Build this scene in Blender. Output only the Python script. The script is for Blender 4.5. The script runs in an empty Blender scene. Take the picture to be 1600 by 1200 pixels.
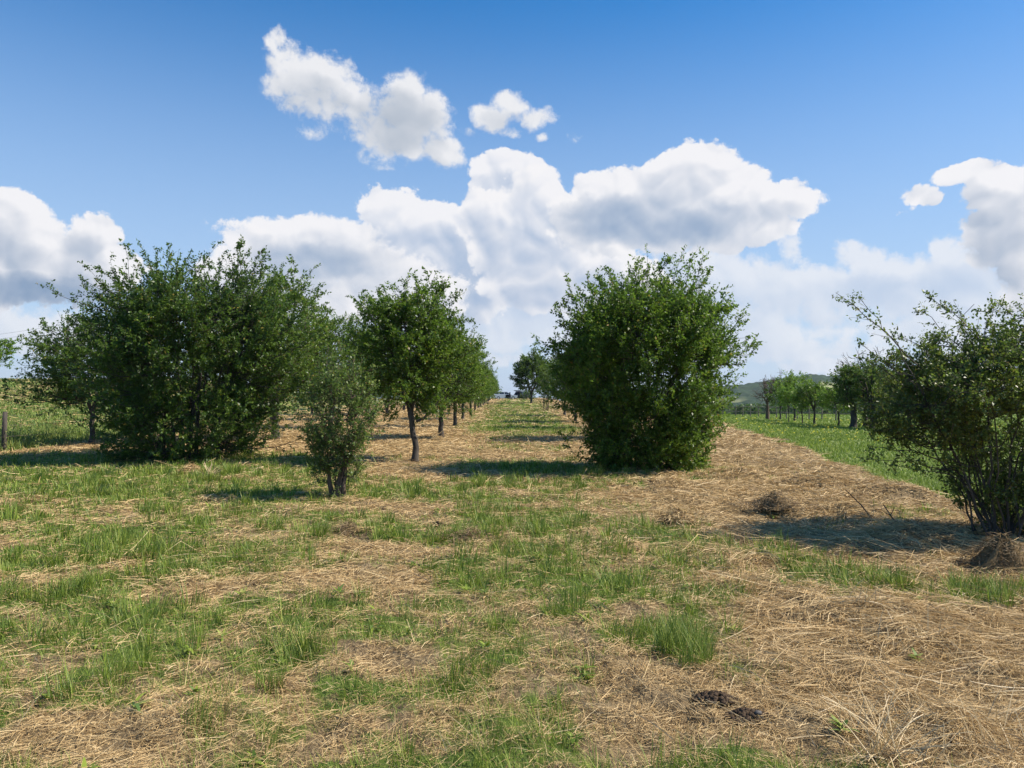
import bpy, math, random
import numpy as np
from math import radians as R, pi
rng = np.random.default_rng(7)
random.seed(7)
S = bpy.context.scene
C = S.collection

# ---------------------------------------------------------------- camera
F = 1142.0            # focal length in pixels of a 1600 px wide picture
HY = 610.0            # row of the true horizon
CAMH = 1.65
cam = bpy.data.cameras.new('camera')
cam.sensor_width = 36.0
cam.lens = 36.0 * F / 1600.0
cam.clip_start = 0.05
cam.clip_end = 12000
co = bpy.data.objects.new('camera', cam)
C.objects.link(co)
co.location = (0, 0, CAMH)
co.rotation_euler = (R(90) + math.atan((HY - 600.0) / F), 0, 0)
S.camera = co

# ---------------------------------------------------------------- exposure
S.view_settings.view_transform = 'Standard'
S.view_settings.look = 'None'
S.view_settings.gamma = 1
EXPO = 0.57
S.view_settings.exposure = EXPO
S.render.engine = 'CYCLES'
S.cycles.max_bounces = 6
S.cycles.diffuse_bounces = 3
S.cycles.transparent_max_bounces = 8
S.cycles.use_denoising = True

# ---------------------------------------------------------------- sun
SUN_EL, SUN_AZ = R(47), R(91)          # azimuth clockwise from the view direction (+Y)
sd = bpy.data.lights.new('sun', 'SUN')
sd.energy = 5.0
sd.angle = R(0.53)
sd.color = (1.0, 0.92, 0.79)
so = bpy.data.objects.new('sun', sd)
C.objects.link(so)
so.rotation_euler = (R(90) - SUN_EL, 0, -SUN_AZ + pi)
so.location = (30, 10, 40)
from mathutils import Vector
sdir = Vector((math.sin(SUN_AZ) * math.cos(SUN_EL), math.cos(SUN_AZ) * math.cos(SUN_EL), math.sin(SUN_EL)))
so.rotation_euler = sdir.to_track_quat('Z', 'Y').to_euler()

# ---------------------------------------------------------------- sky with clouds (all by direction)
W = bpy.data.worlds.new('World')
S.world = W
W.use_nodes = True

class NB:
    """tiny node-building helper"""
    def __init__(s, tree):
        s.t = tree
    def n(s, typ, **kw):
        o = s.t.nodes.new(typ)
        for k, v in kw.items():
            setattr(o, k, v)
        return o
    def put(s, sock, v):
        if isinstance(v, bpy.types.NodeSocket):
            s.t.links.new(v, sock)
        elif v is not None:
            sock.default_value = v
    def m(s, op, a, b=None, c=None, clamp=False):
        o = s.n('ShaderNodeMath', operation=op, use_clamp=clamp)
        s.put(o.inputs[0], a); s.put(o.inputs[1], b); s.put(o.inputs[2], c)
        return o.outputs[0]
    def v(s, op, a, b=None, c=None, out=0):
        o = s.n('ShaderNodeVectorMath', operation=op)
        s.put(o.inputs[0], a); s.put(o.inputs[1], b)
        if c is not None: s.put(o.inputs[2], c)
        return o.outputs[out]
    def mr(s, x, a, b, c=0.0, d=1.0, kind='SMOOTHSTEP'):
        o = s.n('ShaderNodeMapRange', interpolation_type=kind)
        s.put(o.inputs[0], x); s.put(o.inputs[1], a); s.put(o.inputs[2], b); s.put(o.inputs[3], c); s.put(o.inputs[4], d)
        return o.outputs[0]
    def mix(s, f, a, b, blend='MIX'):
        o = s.n('ShaderNodeMix', data_type='RGBA', blend_type=blend)
        s.put(o.inputs[0], f)
        s.put(o.inputs[6], a); s.put(o.inputs[7], b)
        return o.outputs[2]
    def noise(s, vec, scale, detail=2.0, rough=0.5, dim='3D', out=0, dist=0.0, lac=2.0):
        o = s.n('ShaderNodeTexNoise', noise_dimensions=dim)
        s.put(o.inputs['Vector'], vec)
        o.inputs['Scale'].default_value = scale; o.inputs['Detail'].default_value = detail
        o.inputs['Roughness'].default_value = rough; o.inputs['Distortion'].default_value = dist
        o.inputs['Lacunarity'].default_value = lac
        return o.outputs[out]
    def ramp(s, f, stops, interp='LINEAR'):
        o = s.n('ShaderNodeValToRGB')
        o.color_ramp.interpolation = interp
        el = o.color_ramp.elements
        while len(el) < len(stops): el.new(0.5)
        for e, (p, c) in zip(el, stops):
            e.position = p
            e.color = tuple(c) + (1.0,) if len(c) == 3 else c
        s.put(o.inputs[0], f)
        return o.outputs[0]

def rgb(c):
    return tuple(c) + (1.0,)

w = NB(W.node_tree)
for nd in list(W.node_tree.nodes):
    W.node_tree.nodes.remove(nd)
out = w.n('ShaderNodeOutputWorld')
sky = w.n('ShaderNodeTexSky', sky_type='NISHITA')
sky.sun_disc = False
sky.sun_elevation = SUN_EL
sky.sun_rotation = SUN_AZ
sky.altitude = 300
sky.air_density = 1.0
sky.dust_density = 0.6
sky.ozone_density = 3.0
SKY_K = 0.112
SKY_SAT = 1.48
VEIL = (0.50, 0.64, 0.86)
dirv = w.n('ShaderNodeTexCoord').outputs['Generated']
sp = w.n('ShaderNodeSeparateXYZ')
w.put(sp.inputs[0], dirv)
X, Y, Z = sp.outputs
az = w.m('ARCTAN2', X, Y)
hor = w.m('SQRT', w.m('ADD', w.m('MULTIPLY', X, X), w.m('MULTIPLY', Y, Y)))
tz = w.m('DIVIDE', Z, w.m('MAXIMUM', hor, 0.05))
cb = w.n('ShaderNodeCombineXYZ')
w.put(cb.inputs[0], az); w.put(cb.inputs[1], tz)
P = cb.outputs[0]

# (column, row, half width, half height, weight) of each billow, in directions given on the 1600x1200 grid
L_back = [
 (1130,450,90,75,1),(1215,470,70,60,1),(1180,520,90,50,1),(1075,420,70,60,1),(1300,455,100,50,1),(1380,425,80,45,1),(1350,400,50,30,1),
 (1240,392,26,30,.7),(1460,440,120,55,1),(1560,470,130,70,1),(1480,388,28,26,1),(1500,420,60,50,1),(1300,520,60,22,.8),(1290,500,70,30,.8),
 (1370,520,30,14,.8),(1280,575,80,22,.9),(1430,505,220,32,.8),(1560,520,200,50,1),(1250,550,160,24,.7),(1450,460,160,50,1),(1640,440,90,90,1),
 (750,475,220,70,1),(900,490,120,60,1),(480,500,170,55,1),(820,500,90,45,1),(760,520,110,35,1),(640,500,90,45,1),(520,500,110,36,1),(460,470,70,30,1),(860,520,60,30,1),
 (60,520,140,42,1),(0,500,80,50,1),(180,520,70,30,.8),(700,560,200,22,.7),(1000,560,300,20,.6),(1000,500,150,60,1)]
L_left = [
 (10,350,70,55,1),(-20,400,90,90,1),(60,380,60,45,1),(140,372,45,40,1),(100,415,120,55,1),(40,440,150,42,1),(180,420,50,40,.9),
 (-200,400,200,90,1),
 (1560,290,55,42,1),(1620,310,70,55,1),(1500,272,42,18,1),(1540,262,30,20,.9),(1585,370,90,55,1),(1640,420,90,80,1),(1442,303,36,19,.62),(1420,325,40,12,.24),
 (1800,380,160,110,1)]
L_domes = [
 (598,322,42,36,1),(630,345,55,40,1),(690,342,60,32,1),(655,385,90,55,1),(720,400,80,60,1),(740,450,60,60,1),(700,470,60,40,1),
 (788,252,44,26,.9),(810,262,38,22,.9),(770,262,34,20,.9),(780,285,44,26,1),(350,357,60,24,.34),(620,292,60,14,.16),(380,380,50,30,.8)]
L_tower = [
 (755,322,42,34,1),(835,303,46,40,1),(868,335,40,40,1),(800,345,80,50,1),(790,390,60,50,1),(850,390,80,60,1),(830,440,90,45,1),(900,430,80,50,1),(950,430,80,60,1)]
L_cumulus = [
 (440,372,70,38,1),(490,366,62,36,1),(550,372,46,34,1),(470,410,130,56,1),(560,410,70,50,1),(610,430,60,45,1),(650,450,55,42,1),(695,455,36,34,1),
 (390,420,80,50,.9),(670,475,60,36,1),(560,470,140,34,.9)]
L_front = [
 (930,290,48,24,1),(980,290,55,32,1),(1040,272,42,34,1),(1100,262,58,44,1),(1155,290,60,42,1),(1235,312,52,38,1),(1200,320,60,40,1),
 (1000,335,130,48,1),(1110,330,120,62,1),(1180,352,80,34,1),(1060,370,120,30,.9),(1140,382,50,16,.8),(950,360,80,40,1),
 (1022,258,24,26,.26)]
L_high = [
 (430,70,22,34,.8),(436,100,30,34,.9),(470,112,55,42,1),(505,125,60,45,1),(500,160,60,40,1),(555,165,55,38,1),(545,140,50,30,.9),(632,150,42,46,1),(625,180,65,52,1),(670,195,44,52,1),
 (600,215,55,38,1),(690,235,34,26,1),(650,232,50,26,.9),(705,243,30,16,.5),(490,208,60,26,.24),(560,240,60,20,.17),(610,258,60,14,.14),(580,200,55,38,.9),(440,130,40,30,.8),
 (800,160,32,26,1),(770,180,36,24,1),(835,178,34,22,1),(848,209,16,12,.42),(800,198,30,14,.6),(895,210,26,22,.20),(740,200,30,16,.25),(985,185,20,12,.12)]
# shaded bellies of the clouds, their shade painted into the sky colour
D_back = [(1380,450,90,26,.45),(1520,440,70,30,.5),(1000,430,80,40,.5),(640,510,120,20,.4),(820,470,60,30,.4),(1130,500,60,30,.3)]
D_left = [(60,455,150,26,1.0),(0,400,70,40,.35),(120,385,34,26,.45),(1560,390,60,60,.30),(1480,430,60,16,.3),(1530,310,30,40,.15)]
D_domes = [(735,430,50,90,.75),(690,400,50,30,.35),(650,375,50,20,.2),(790,275,40,12,.25)]
D_tower = [(760,355,30,20,.3),(870,400,40,24,.35),(800,400,50,46,.35),(900,350,44,40,.6),(900,450,70,26,.4),(835,460,60,20,.4)]
D_cumulus = [(510,412,110,30,.8),(600,440,60,20,.3),(450,440,80,30,.4)]
D_front = [(960,338,105,34,.9),(1060,352,90,32,.9),(1130,335,60,26,.55),(1180,330,50,18,.3)]
D_high = [(615,190,70,45,.7),(500,165,60,36,.35),(670,215,36,30,.4),(800,180,40,14,.25)]

k = 0.5 ** EXPO / SKY_K
def cc(r, g_, b_):
    return rgb((r * k, g_ * k, b_ * k))
hs = w.n('ShaderNodeHueSaturation'); hs.inputs['Saturation'].default_value = SKY_SAT; hs.inputs['Value'].default_value = 1.0
w.put(hs.inputs['Color'], sky.outputs[0])
veil = w.m('MULTIPLY', w.mr(tz, 0.0, 0.62, 0.85, 0.05, 'SMOOTHSTEP'), w.mr(Y, -0.5, 0.3, 0.35, 1.0))
clear = w.mix(veil, hs.outputs[0], cc(*VEIL))

def px_blob(bl):
    px, py, rx, ry, wt = bl
    a_ = math.atan((px - 800) / F); ca = math.cos(a_)
    return a_, (HY - py) / F * ca, rx / F * ca * ca * 1.08, ry / F * ca * 1.08, wt

# (billows, bellies, lit, shade, edge softness, opacity, relief, core, warp, edge detail)
LITC, SHDC = (0.93, 0.92, 0.94), (0.34, 0.44, 0.60)
LAYERS = [(list(map(px_blob, bl)), list(map(px_blob, dk)), *r) for bl, dk, *r in (
 (L_back,    D_back,    (0.84, 0.86, 0.91), (0.42, 0.54, 0.74), 0.72, 0.84, 0.6, 1.3, 0.055, 0.90),
 (L_left,    D_left,    LITC, (0.26, 0.36, 0.52), 0.30, 0.97, 0.95, 1.0, 0.034, 0.80),
 (L_domes,   D_domes,   LITC, (0.34, 0.46, 0.66), 0.30, 0.95, 0.95, 1.0, 0.034, 0.80),
 (L_tower,   D_tower,   LITC, (0.34, 0.46, 0.66), 0.30, 0.97, 1.0, 1.0, 0.034, 0.80),
 (L_cumulus, D_cumulus, LITC, SHDC, 0.48, 0.97, 0.85, 1.0, 0.034, 0.85),
 (L_front,   D_front,   LITC, SHDC, 0.30, 0.97, 0.85, 1.0, 0.034, 0.80),
 (L_high,    D_high,    (0.88, 0.88, 0.90), (0.42, 0.48, 0.57), 0.85, 0.96, 0.7, 1.2, 0.036, 1.25),
)]
MARG = 0.045
OFF = (0.014, 0.026, 0.0)

WARPV = w.v('SUBTRACT', w.noise(P, 8.0, 5.0, 0.62, '2D', out=1), (0.5, 0.5, 0.5))
def relief(off, octs=((11.0, 1.2, 0.0), (25.0, 0.85, 0.0), (58.0, 0.60, 0.0), (125.0, 0.42, 2.0)), mean=.36):
    p = w.v('MULTIPLY_ADD', WARPV, (.02, .02, 0), P)
    if off: p = w.v('ADD', p, off)
    acc = None
    for sc_, amp, det in octs:
        nn = w.m('ABSOLUTE', w.m('SUBTRACT', w.noise(p, sc_, det, 0.6, '2D'), 0.5))
        acc = w.m('MULTIPLY', nn, amp) if acc is None else w.m('MULTIPLY_ADD', nn, amp, acc)
    return w.m('SUBTRACT', acc, mean)
REL0 = relief(None)
SO = ((11.0, 1.3, 0.0), (25.0, 0.7, 0.0), (58.0, 0.18, 0.0))
REL1 = relief((OFF[0] * .4, OFF[1] * .4, 0), SO)
RELD = w.m('SUBTRACT', relief(None, SO), REL1)
FINE = w.m('SUBTRACT', w.noise(P, 48.0, 6.0, 0.72, '2D'), 0.5)

def field(g, warpv, p, blobs, warp, off):
    q = g.v('MULTIPLY_ADD', warpv, (warp, warp, 0), p)
    if off: q = g.v('ADD', q, off)
    acc = None
    for (a_, t_, rx, ry, wt) in blobs:
        e = g.v('MULTIPLY_ADD', q, (1 / rx, 1 / ry, 0), (-a_ / rx, -t_ / ry, math.sqrt(max(0, 1 - wt))))
        d = g.v('DOT_PRODUCT', e, e, out=1)
        acc = d if acc is None else g.m('SMOOTH_MIN', acc, d, 0.25)
    return g.m('SUBTRACT', 1.0, acc)

def belly(g, warpv, p, blobs):
    q = g.v('MULTIPLY_ADD', warpv, (0.05, 0.05, 0), p)
    acc = None
    for (a_, t_, rx, ry, wt) in blobs:
        rx, ry = rx * 1.25, ry * 1.25
        e = g.v('MULTIPLY_ADD', q, (1 / rx, 1 / ry, 0), (-a_ / rx, -t_ / ry, 0))
        d = g.mr(g.v('DOT_PRODUCT', e, e, out=1), 0.0, 1.0, wt, 0.0)
        acc = d if acc is None else g.m('MAXIMUM', acc, d)
    return acc

def near(bs, x0, x1, y0, y1, mg):
    return [b for b in bs if b[0] - b[2] - mg < x1 and b[0] + b[2] + mg > x0 and b[1] - b[3] - mg < y1 and b[1] + b[3] + mg > y0]

n_tile = [0]
def tile_shader(x0, x1, y0, y1):
    if not any(near(L[0], x0, x1, y0, y1, MARG) for L in LAYERS): return None
    n_tile[0] += 1
    tree = bpy.data.node_groups.new('cloud_tile', 'ShaderNodeTree')
    itf = tree.interface
    for nm_, ty in (('P', 'Vector'), ('Warp', 'Vector'), ('R0', 'Float'), ('R1', 'Float'), ('RD', 'Float'), ('Fine', 'Float'), ('Sky', 'Color')):
        itf.new_socket(nm_, in_out='INPUT', socket_type='NodeSocket' + ty)
    itf.new_socket('Col', in_out='OUTPUT', socket_type='NodeSocketColor')
    g = NB(tree)
    gi, go = g.n('NodeGroupInput'), g.n('NodeGroupOutput')
    p, wv, r0, r1, rd, fn, col = gi.outputs[:7]
    for (blobs, dark, lit, shd, soft, opac, kr, core, warp, fine) in LAYERS:
        bl = near(blobs, x0, x1, y0, y1, MARG)
        if not bl: continue
        f0 = field(g, wv, p, bl, warp, None)
        f1 = field(g, wv, p, bl, warp, OFF)
        f0r = g.m('ADD', g.m('ADD', f0, r0), g.m('MULTIPLY', fn, fine))
        alpha = g.m('MULTIPLY', g.mr(f0r, 0.0, soft), opac)
        occ = g.m('MULTIPLY', g.mr(g.m('MULTIPLY_ADD', r1, 0.8, f1), -0.15, core), -0.36)
        rel = g.m('MULTIPLY', rd, kr)
        lv = g.m('ADD', g.m('MULTIPLY_ADD', fn, 0.10, rel), occ)
        dk = near(dark, x0, x1, y0, y1, 0.07)
        if dk:
            dd = belly(g, wv, p, dk)
            lv = g.m('MULTIPLY_ADD', lv, g.m('MULTIPLY_ADD', dd, -0.5, 1.0), g.m('MULTIPLY', dd, -0.80))
        lv = g.m('ADD', lv, 1.0, clamp=True)
        col = g.mix(alpha, col, g.mix(lv, rgb(tuple(c * k for c in shd)), rgb(tuple(c * k for c in lit))))
    g.put(go.inputs[0], col)
    o = w.n('ShaderNodeGroup'); o.node_tree = tree
    for i, sck in enumerate((P, WARPV, REL0, REL1, RELD, FINE, clear)): w.put(o.inputs[i], sck)
    b = w.n('ShaderNodeBackground'); b.inputs['Strength'].default_value = SKY_K
    w.put(b.inputs['Color'], o.outputs[0])
    return b.outputs[0]

BGCLEAR = None
def clear_bg():
    b = w.n('ShaderNodeBackground'); b.inputs['Strength'].default_value = SKY_K
    w.put(b.inputs['Color'], clear)
    return b.outputs[0]

def choose(val, cut, lo, hi):
    m = w.n('ShaderNodeMixShader')
    w.put(m.inputs[0], w.m('GREATER_THAN', val, cut)); w.put(m.inputs[1], lo); w.put(m.inputs[2], hi)
    return m.outputs[0]

def build(xs, ys):
    if len(xs) == 2 and len(ys) == 2:
        return tile_shader(xs[0], xs[1], ys[0], ys[1]) or clear_bg()
    if len(xs) >= len(ys):
        i = len(xs) // 2
        return choose(az, xs[i], build(xs[:i + 1], ys), build(xs[i:], ys))
    i = len(ys) // 2
    return choose(tz, ys[i], build(xs, ys[:i + 1]), build(xs, ys[i:]))

XS = [math.atan((p - 800) / F) for p in (-1100, -500, *range(-96, 1921, 224), 2300, 3000)]
YS = [-0.02, 0.13, 0.22, 0.31, 0.56]
root = build(XS, YS)
root = choose(tz, YS[-1], root, clear_bg())
root = choose(tz, YS[0], clear_bg(), root)
root = choose(az, XS[-1], root, clear_bg())
root = choose(az, XS[0], clear_bg(), root)
w.put(out.inputs['Surface'], root)
W.cycles.sampling_method = 'MANUAL'
W.cycles.sample_map_resolution = 512
# ================================================================ helpers
def thing(name, label, cat, loc=(0, 0, 0), rz=0.0, group=None, sc=1.0):
    o = bpy.data.objects.new(name, None); C.objects.link(o)
    o.empty_display_size = 0.3
    o.location = loc; o.rotation_euler = (0, 0, rz); o.scale = (sc, sc, sc) if not hasattr(sc, '__len__') else sc
    o['label'] = label; o['category'] = cat
    if group: o['group'] = group
    return o

def tag(o, label=None, cat=None, group=None, kind=None):
    if label: o['label'] = label
    if cat: o['category'] = cat
    if group: o['group'] = group
    if kind: o['kind'] = kind
    return o

def link(name, me, mat=None, parent=None):
    o = bpy.data.objects.new(name, me); C.objects.link(o)
    if mat is not None and len(me.materials) == 0: me.materials.append(mat)
    if parent is not None: o.parent = parent
    return o

def quads_mesh(name, V, Q, smooth=False, attrs=None):
    """V (n,3), Q (m,4) -> mesh"""
    me = bpy.data.meshes.new(name)
    V = np.ascontiguousarray(V, dtype=np.float32); Q = np.ascontiguousarray(Q, dtype=np.int32)
    me.vertices.add(len(V)); me.vertices.foreach_set('co', V.ravel())
    k_ = Q.shape[1]
    me.loops.add(Q.size); me.loops.foreach_set('vertex_index', Q.ravel())
    me.polygons.add(len(Q))
    me.polygons.foreach_set('loop_start', np.arange(0, Q.size, k_, dtype=np.int32))
    if smooth: me.polygons.foreach_set('use_smooth', np.ones(len(Q), dtype=bool))
    me.update(calc_edges=True)
    for nm, arr in (attrs or {}).items():
        at = me.attributes.new(nm, 'FLOAT', 'POINT'); at.data.foreach_set('value', np.ascontiguousarray(arr, dtype=np.float32))
    return me

def join(parts):
    Vs, Qs, n = [], [], 0
    for V, Q in parts:
        if len(V) == 0: continue
        Vs.append(V); Qs.append(Q + n); n += len(V)
    return np.concatenate(Vs), np.concatenate(Qs)

def _hash(ix, iy, s):
    n = (ix.astype(np.int64) * 374761393 + iy.astype(np.int64) * 668265263 + s * 1274126177) & 0x7fffffff
    n = ((n ^ (n >> 13)) * 1274126177) & 0x7fffffff
    return ((n ^ (n >> 16)) & 0xffff) / 65535.0
def vnoise(x, y, s=0):
    ix, iy = np.floor(x), np.floor(y); fx, fy = x - ix, y - iy
    fx = fx * fx * (3 - 2 * fx); fy = fy * fy * (3 - 2 * fy)
    a, b = _hash(ix, iy, s), _hash(ix + 1, iy, s); c, d = _hash(ix, iy + 1, s), _hash(ix + 1, iy + 1, s)
    return (a * (1 - fx) + b * fx) * (1 - fy) + (c * (1 - fx) + d * fx) * fy
def fbm(x, y, oct_=4, s=0, gain=0.5):
    t, a, n = 0, 1.0, 0
    for i in range(oct_):
        t = t + a * vnoise(x * 2 ** i + 17.3 * i, y * 2 ** i - 9.1 * i, s + i); n += a; a *= gain
    return t / n
def ss(a, b, x):
    t = np.clip((x - a) / (b - a), 0, 1)
    return t * t * (3 - 2 * t)

# ---------------------------------------------------------------- terrain
def zbase(x, y):
    x, y = np.asarray(x, float), np.asarray(y, float)
    z = 2.45 * ss(24, 56, y) * ss(-14, -27, x) - 0.035 * np.maximum(0, y - 60) * ss(-14, -27, x)
    rt = ss(6, 17, x)
    z = z - rt * 0.020 * np.clip(y - 25, 0, None) * np.where(y < 85, 1, 1) - rt * 0.030 * np.clip(y - 88, 0, 120)
    z = z - (1 - rt) * 0.022 * np.clip(y - 152, 0, None)
    z = z - 0.02 * np.clip(np.hypot(x, y) - 300, 0, None) * (y < 0)
    z = z - 0.02 * np.clip(np.abs(x) - 120, 0, None)
    return z
# swath ridges and heaps of mown hay: (x, y, radius x, radius y, height)
def gp(px, py):          # where the sight line through a picture point meets the flat field
    d = CAMH * F / (py - HY)
    return (px - 800) / F * d, d
HUMPS = []
for (px, py, rx, ry, h) in [(1208, 800, .26, .26, .17), (1060, 815, .22, .2, .10), (1150, 745, .8, .5, .16), (1280, 760, .9, .4, .18), (1400, 778, .8, .35, .18), (1200, 722, .9, .7, .15), (1330, 800, .6, .25, .12), (1090, 785, .5, .3, .12),
                            (1040, 760, .7, .4, .08), (1210, 875, .5, .2, .06), (1330, 855, .8, .3, .07), (1440, 840, .6, .3, .10), (1000, 745, .8, .5, .06), (1450, 785, .5, .3, .10),
                            (590, 840, .3, .2, .07), (545, 832, .22, .18, .08), (735, 845, .3, .2, .06), (500, 1010, .25, .2, .07), (430, 870, .3, .2, .05), (240, 830, .35, .2, .08),
                            (640, 880, .9, .35, .05), (330, 1130, .25, .22, .06), (1330, 960, .6, .22, .08), (1250, 1040, .5, .25, .06), (1400, 1120, .5, .3, .06),
                            (885, 905, .3, .2, .05), (1430, 1000, .7, .2, .06), (700, 760, 1.2, .5, .05), (330, 735, .6, .3, .10)]:
    gx, gy = gp(px, py)
    HUMPS.append((gx, gy, rx, ry, h))
def zfine(x, y):
    r = np.hypot(x, y)
    f = 0.075 * (fbm(x / 0.9, y / 0.9, 3, 11) - 0.5) * ss(90, 20, r) + 0.10 * (fbm(x / 0.26, y / 0.26, 2, 31) - 0.5) * ss(40, 10, r) + 0.035 * (vnoise(x / .09, y / .09, 35) - .5) * ss(14, 6, r)
    f = f + 0.35 * (fbm(x / 9, y / 9, 2, 77) - 0.5) * ss(8, 30, r) * ss(260, 160, r) * 0.5
    for (gx, gy, rx, ry, h) in HUMPS:
        e = ((x - gx) / rx) ** 2 + ((y - gy) / ry) ** 2
        f = f + h * np.exp(-e) * (0.75 + 0.5 * vnoise(x / .12, y / .12, 5))
    return f
def zg(x, y):
    return zbase(x, y) + zfine(x, y)

# share of living green (against mown straw) at a place in the field
GSPOT = [  # column, row, radius x (m), radius y (m), value
 (150, 722, 6.0, 2.6, .85), (560, 760, 1.2, .5, .55), (240, 752, 4.6, 1.6, .95), (330, 770, 2.2, .9, .9), (60, 750, 3.5, 1.6, .85), (420, 748, 1.6, .9, .70), (100, 830, 1.6, 1.6, .55), (240, 870, 1.4, 1.2, .70), (330, 820, 1.3, .9, .62),
 (420, 840, .7, .6, .65), (120, 960, .9, .8, .66), (220, 1000, .7, .5, .62), (60, 1080, .5, .4, .6), (330, 1050, .45, .3, .62), (320, 1140, .3, .22, .7), (420, 1090, .3, .3, .62), (580, 1050, .5, .5, .58),
 (780, 790, .9, 1.4, .75), (815, 830, .7, .6, .66), (770, 860, .6, .5, .66), (740, 920, .5, .5, .6), (860, 900, .7, .45, .66), (930, 920, .6, .4, .68), (960, 870, .7, .5, .60), (980, 830, .5, .4, .5),
 (1050, 1000, .42, .42, .85), (1085, 1030, .25, .25, .85), (880, 1060, .4, .3, .62), (800, 1000, .5, .4, .5), (690, 1010, .4, .3, .6), (940, 1120, .3, .2, .55), (660, 1120, .35, .25, .6), (500, 1170, .3, .2, .6),
 (1120, 870, .35, .35, .65), (1300, 900, .8, .28, .80), (1400, 915, .8, .28, .85), (1530, 930, .7, .26, .9), (1240, 890, .5, .25, .65), (1470, 950, .5, .2, .6), (1380, 895, .3, .12, .5),
 (800, 640, 2.6, 32, .85), (812, 665, 2.3, 9, .80), (810, 628, 3.5, 55, .9), (830, 700, 1.3, 1.4, .5), (800, 728, 1.9, 1.5, .80), (880, 740, 1.5, .9, .75), (700, 745, .9, .5, .45),
 (820, 760, 1.2, .8, .6), (1120, 735, 1.5, .9, .45), (1080, 752, .7, .3, .55), (640, 815, .7, .25, .45), (610, 800, .4, .2, .55), (900, 790, 1.2, .6, .45), (1250, 1075, .25, .15, .4), (1290, 1090, .2, .12, .45)]
SSPOT = [  # plain straw
 (1300, 1000, 1.2, .75), (1250, 1130, .9, .4), (1450, 1100, .9, .5), (1100, 1120, .35, .3), (560, 900, .8, .7), (640, 860, .9, .4), (600, 790, .9, .7), (650, 740, 1.3, 2.0), (1300, 775, 3.0, 1.3), (1150, 800, 1.6, .8),
 (1120, 770, 1.8, 1.1), (1350, 845, 1.6, .5), (830, 690, 1.6, .7), (300, 925, .5, .25), (130, 1160, .6, .25), (180, 800, .4, .2), (40, 850, .35, .25), (930, 800, .3, .2), (640, 1040, .3, .25)]
GS = [(*gp(a, b), c, d, v) for a, b, c, d, v in GSPOT]
SSP = [(*gp(a, b), c, d) for a, b, c, d in SSPOT]
def in_right_meadow(x, y):
    e = x - (6.45 + (y - 11) * 0.158) + 1.0 * (fbm(x / .8, y / .8, 3, 91) - .5)
    return ss(-0.15, 0.25, e) * ss(7.5, 9.5, y)
def in_left_meadow(x, y):
    return ss(-13.0, -14.2, x + 0.8 * (vnoise(x, y, 92) - .5)) * ss(17.5, 20.5, y)
def green(x, y):
    g = (0.50 + .11 * ss(.5, -1.5, x)) * ss(17, 12.5, y) + 0.09
    g = g * (1 - .62 * ss(2.0, 2.9, x) * ss(6.0, 6.8, y))
    cor = ss(-1.75, -1.2, x - .4 * (vnoise(x / .8, y / 2, 93) - .5)) * ss(3.0, 2.4, x) * ss(24, 30, y)
    g = np.maximum(g, cor * (.92 + .7 * (fbm(x / 1.2, y / 3.5, 3, 94) - .5)))
    g = g * (1 - .75 * ss(1.5, 2.1, x) * ss(7.4, 6.4, y))
    for gx, gy, rx, ry, v in GS:
        e = np.exp(-(((x - gx) / rx) ** 2 + ((y - gy) / ry) ** 2) ** 1.5)
        g = g * (1 - e) + v * e
    for gx, gy, rx, ry in SSP:
        e = 0.85 * np.exp(-(((x - gx) / rx) ** 2 + ((y - gy) / ry) ** 2) ** 1.5)
        g = g * (1 - e) + 0.04 * e
    g = g + (fbm(x / 0.45, y / 0.45, 3, 201) - 0.5) * 1.3 * ss(0.02, .3, g) * ss(1.1, .6, g)
    g = np.maximum(g, cor * (.62 + .5 * (fbm(x / 1.0, y / 3.0, 3, 97) - .3)) * ss(25, 32, y))
    rm, lm = in_right_meadow(x, y), in_left_meadow(x, y)
    g = g * (1 - rm) + rm * (0.86 + 0.3 * (fbm(x / 1.5, y / 1.5, 3, 33) - .5))
    g = g * (1 - lm) + lm * (0.80 + 0.8 * (fbm(x / 2.5, y / 5, 3, 34) - .5))
    far = ss(165, 230, np.hypot(x, y))
    return np.clip(g * (1 - far) + .8 * far, 0, 1)

# ================================================================ materials
def new_mat(name):
    m = bpy.data.materials.new(name); m.use_nodes = True
    nb = NB(m.node_tree)
    bs = m.node_tree.nodes['Principled BSDF']
    return m, nb, bs

def blade_mat(name, cols, transl=0.35, rough=0.6, spec=0.25):
    """grass, straw and leaf faces: colour varies from blade to blade"""
    m, nb, bs = new_mat(name)
    rnd = nb.n('ShaderNodeNewGeometry').outputs['Random Per Island']
    st = [(i / (len(cols) - 1), c) for i, c in enumerate(cols)]
    col = nb.ramp(rnd, st)
    nb.put(bs.inputs['Base Color'], col)
    bs.inputs['Roughness'].default_value = rough
    bs.inputs['Specular IOR Level'].default_value = spec
    if transl > 0:
        tr = nb.n('ShaderNodeBsdfTranslucent')
        nb.put(tr.inputs[0], nb.mix(0.35, col, (0.22, 0.32, 0.02, 1) if 'straw' not in name else (0.5, 0.4, 0.22, 1)))
        mx = nb.n('ShaderNodeMixShader'); nb.put(mx.inputs[0], transl)
        nb.put(mx.inputs[1], bs.outputs[0]); nb.put(mx.inputs[2], tr.outputs[0])
        nb.put(m.node_tree.nodes['Material Output'].inputs[0], mx.outputs[0])
    return m

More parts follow.
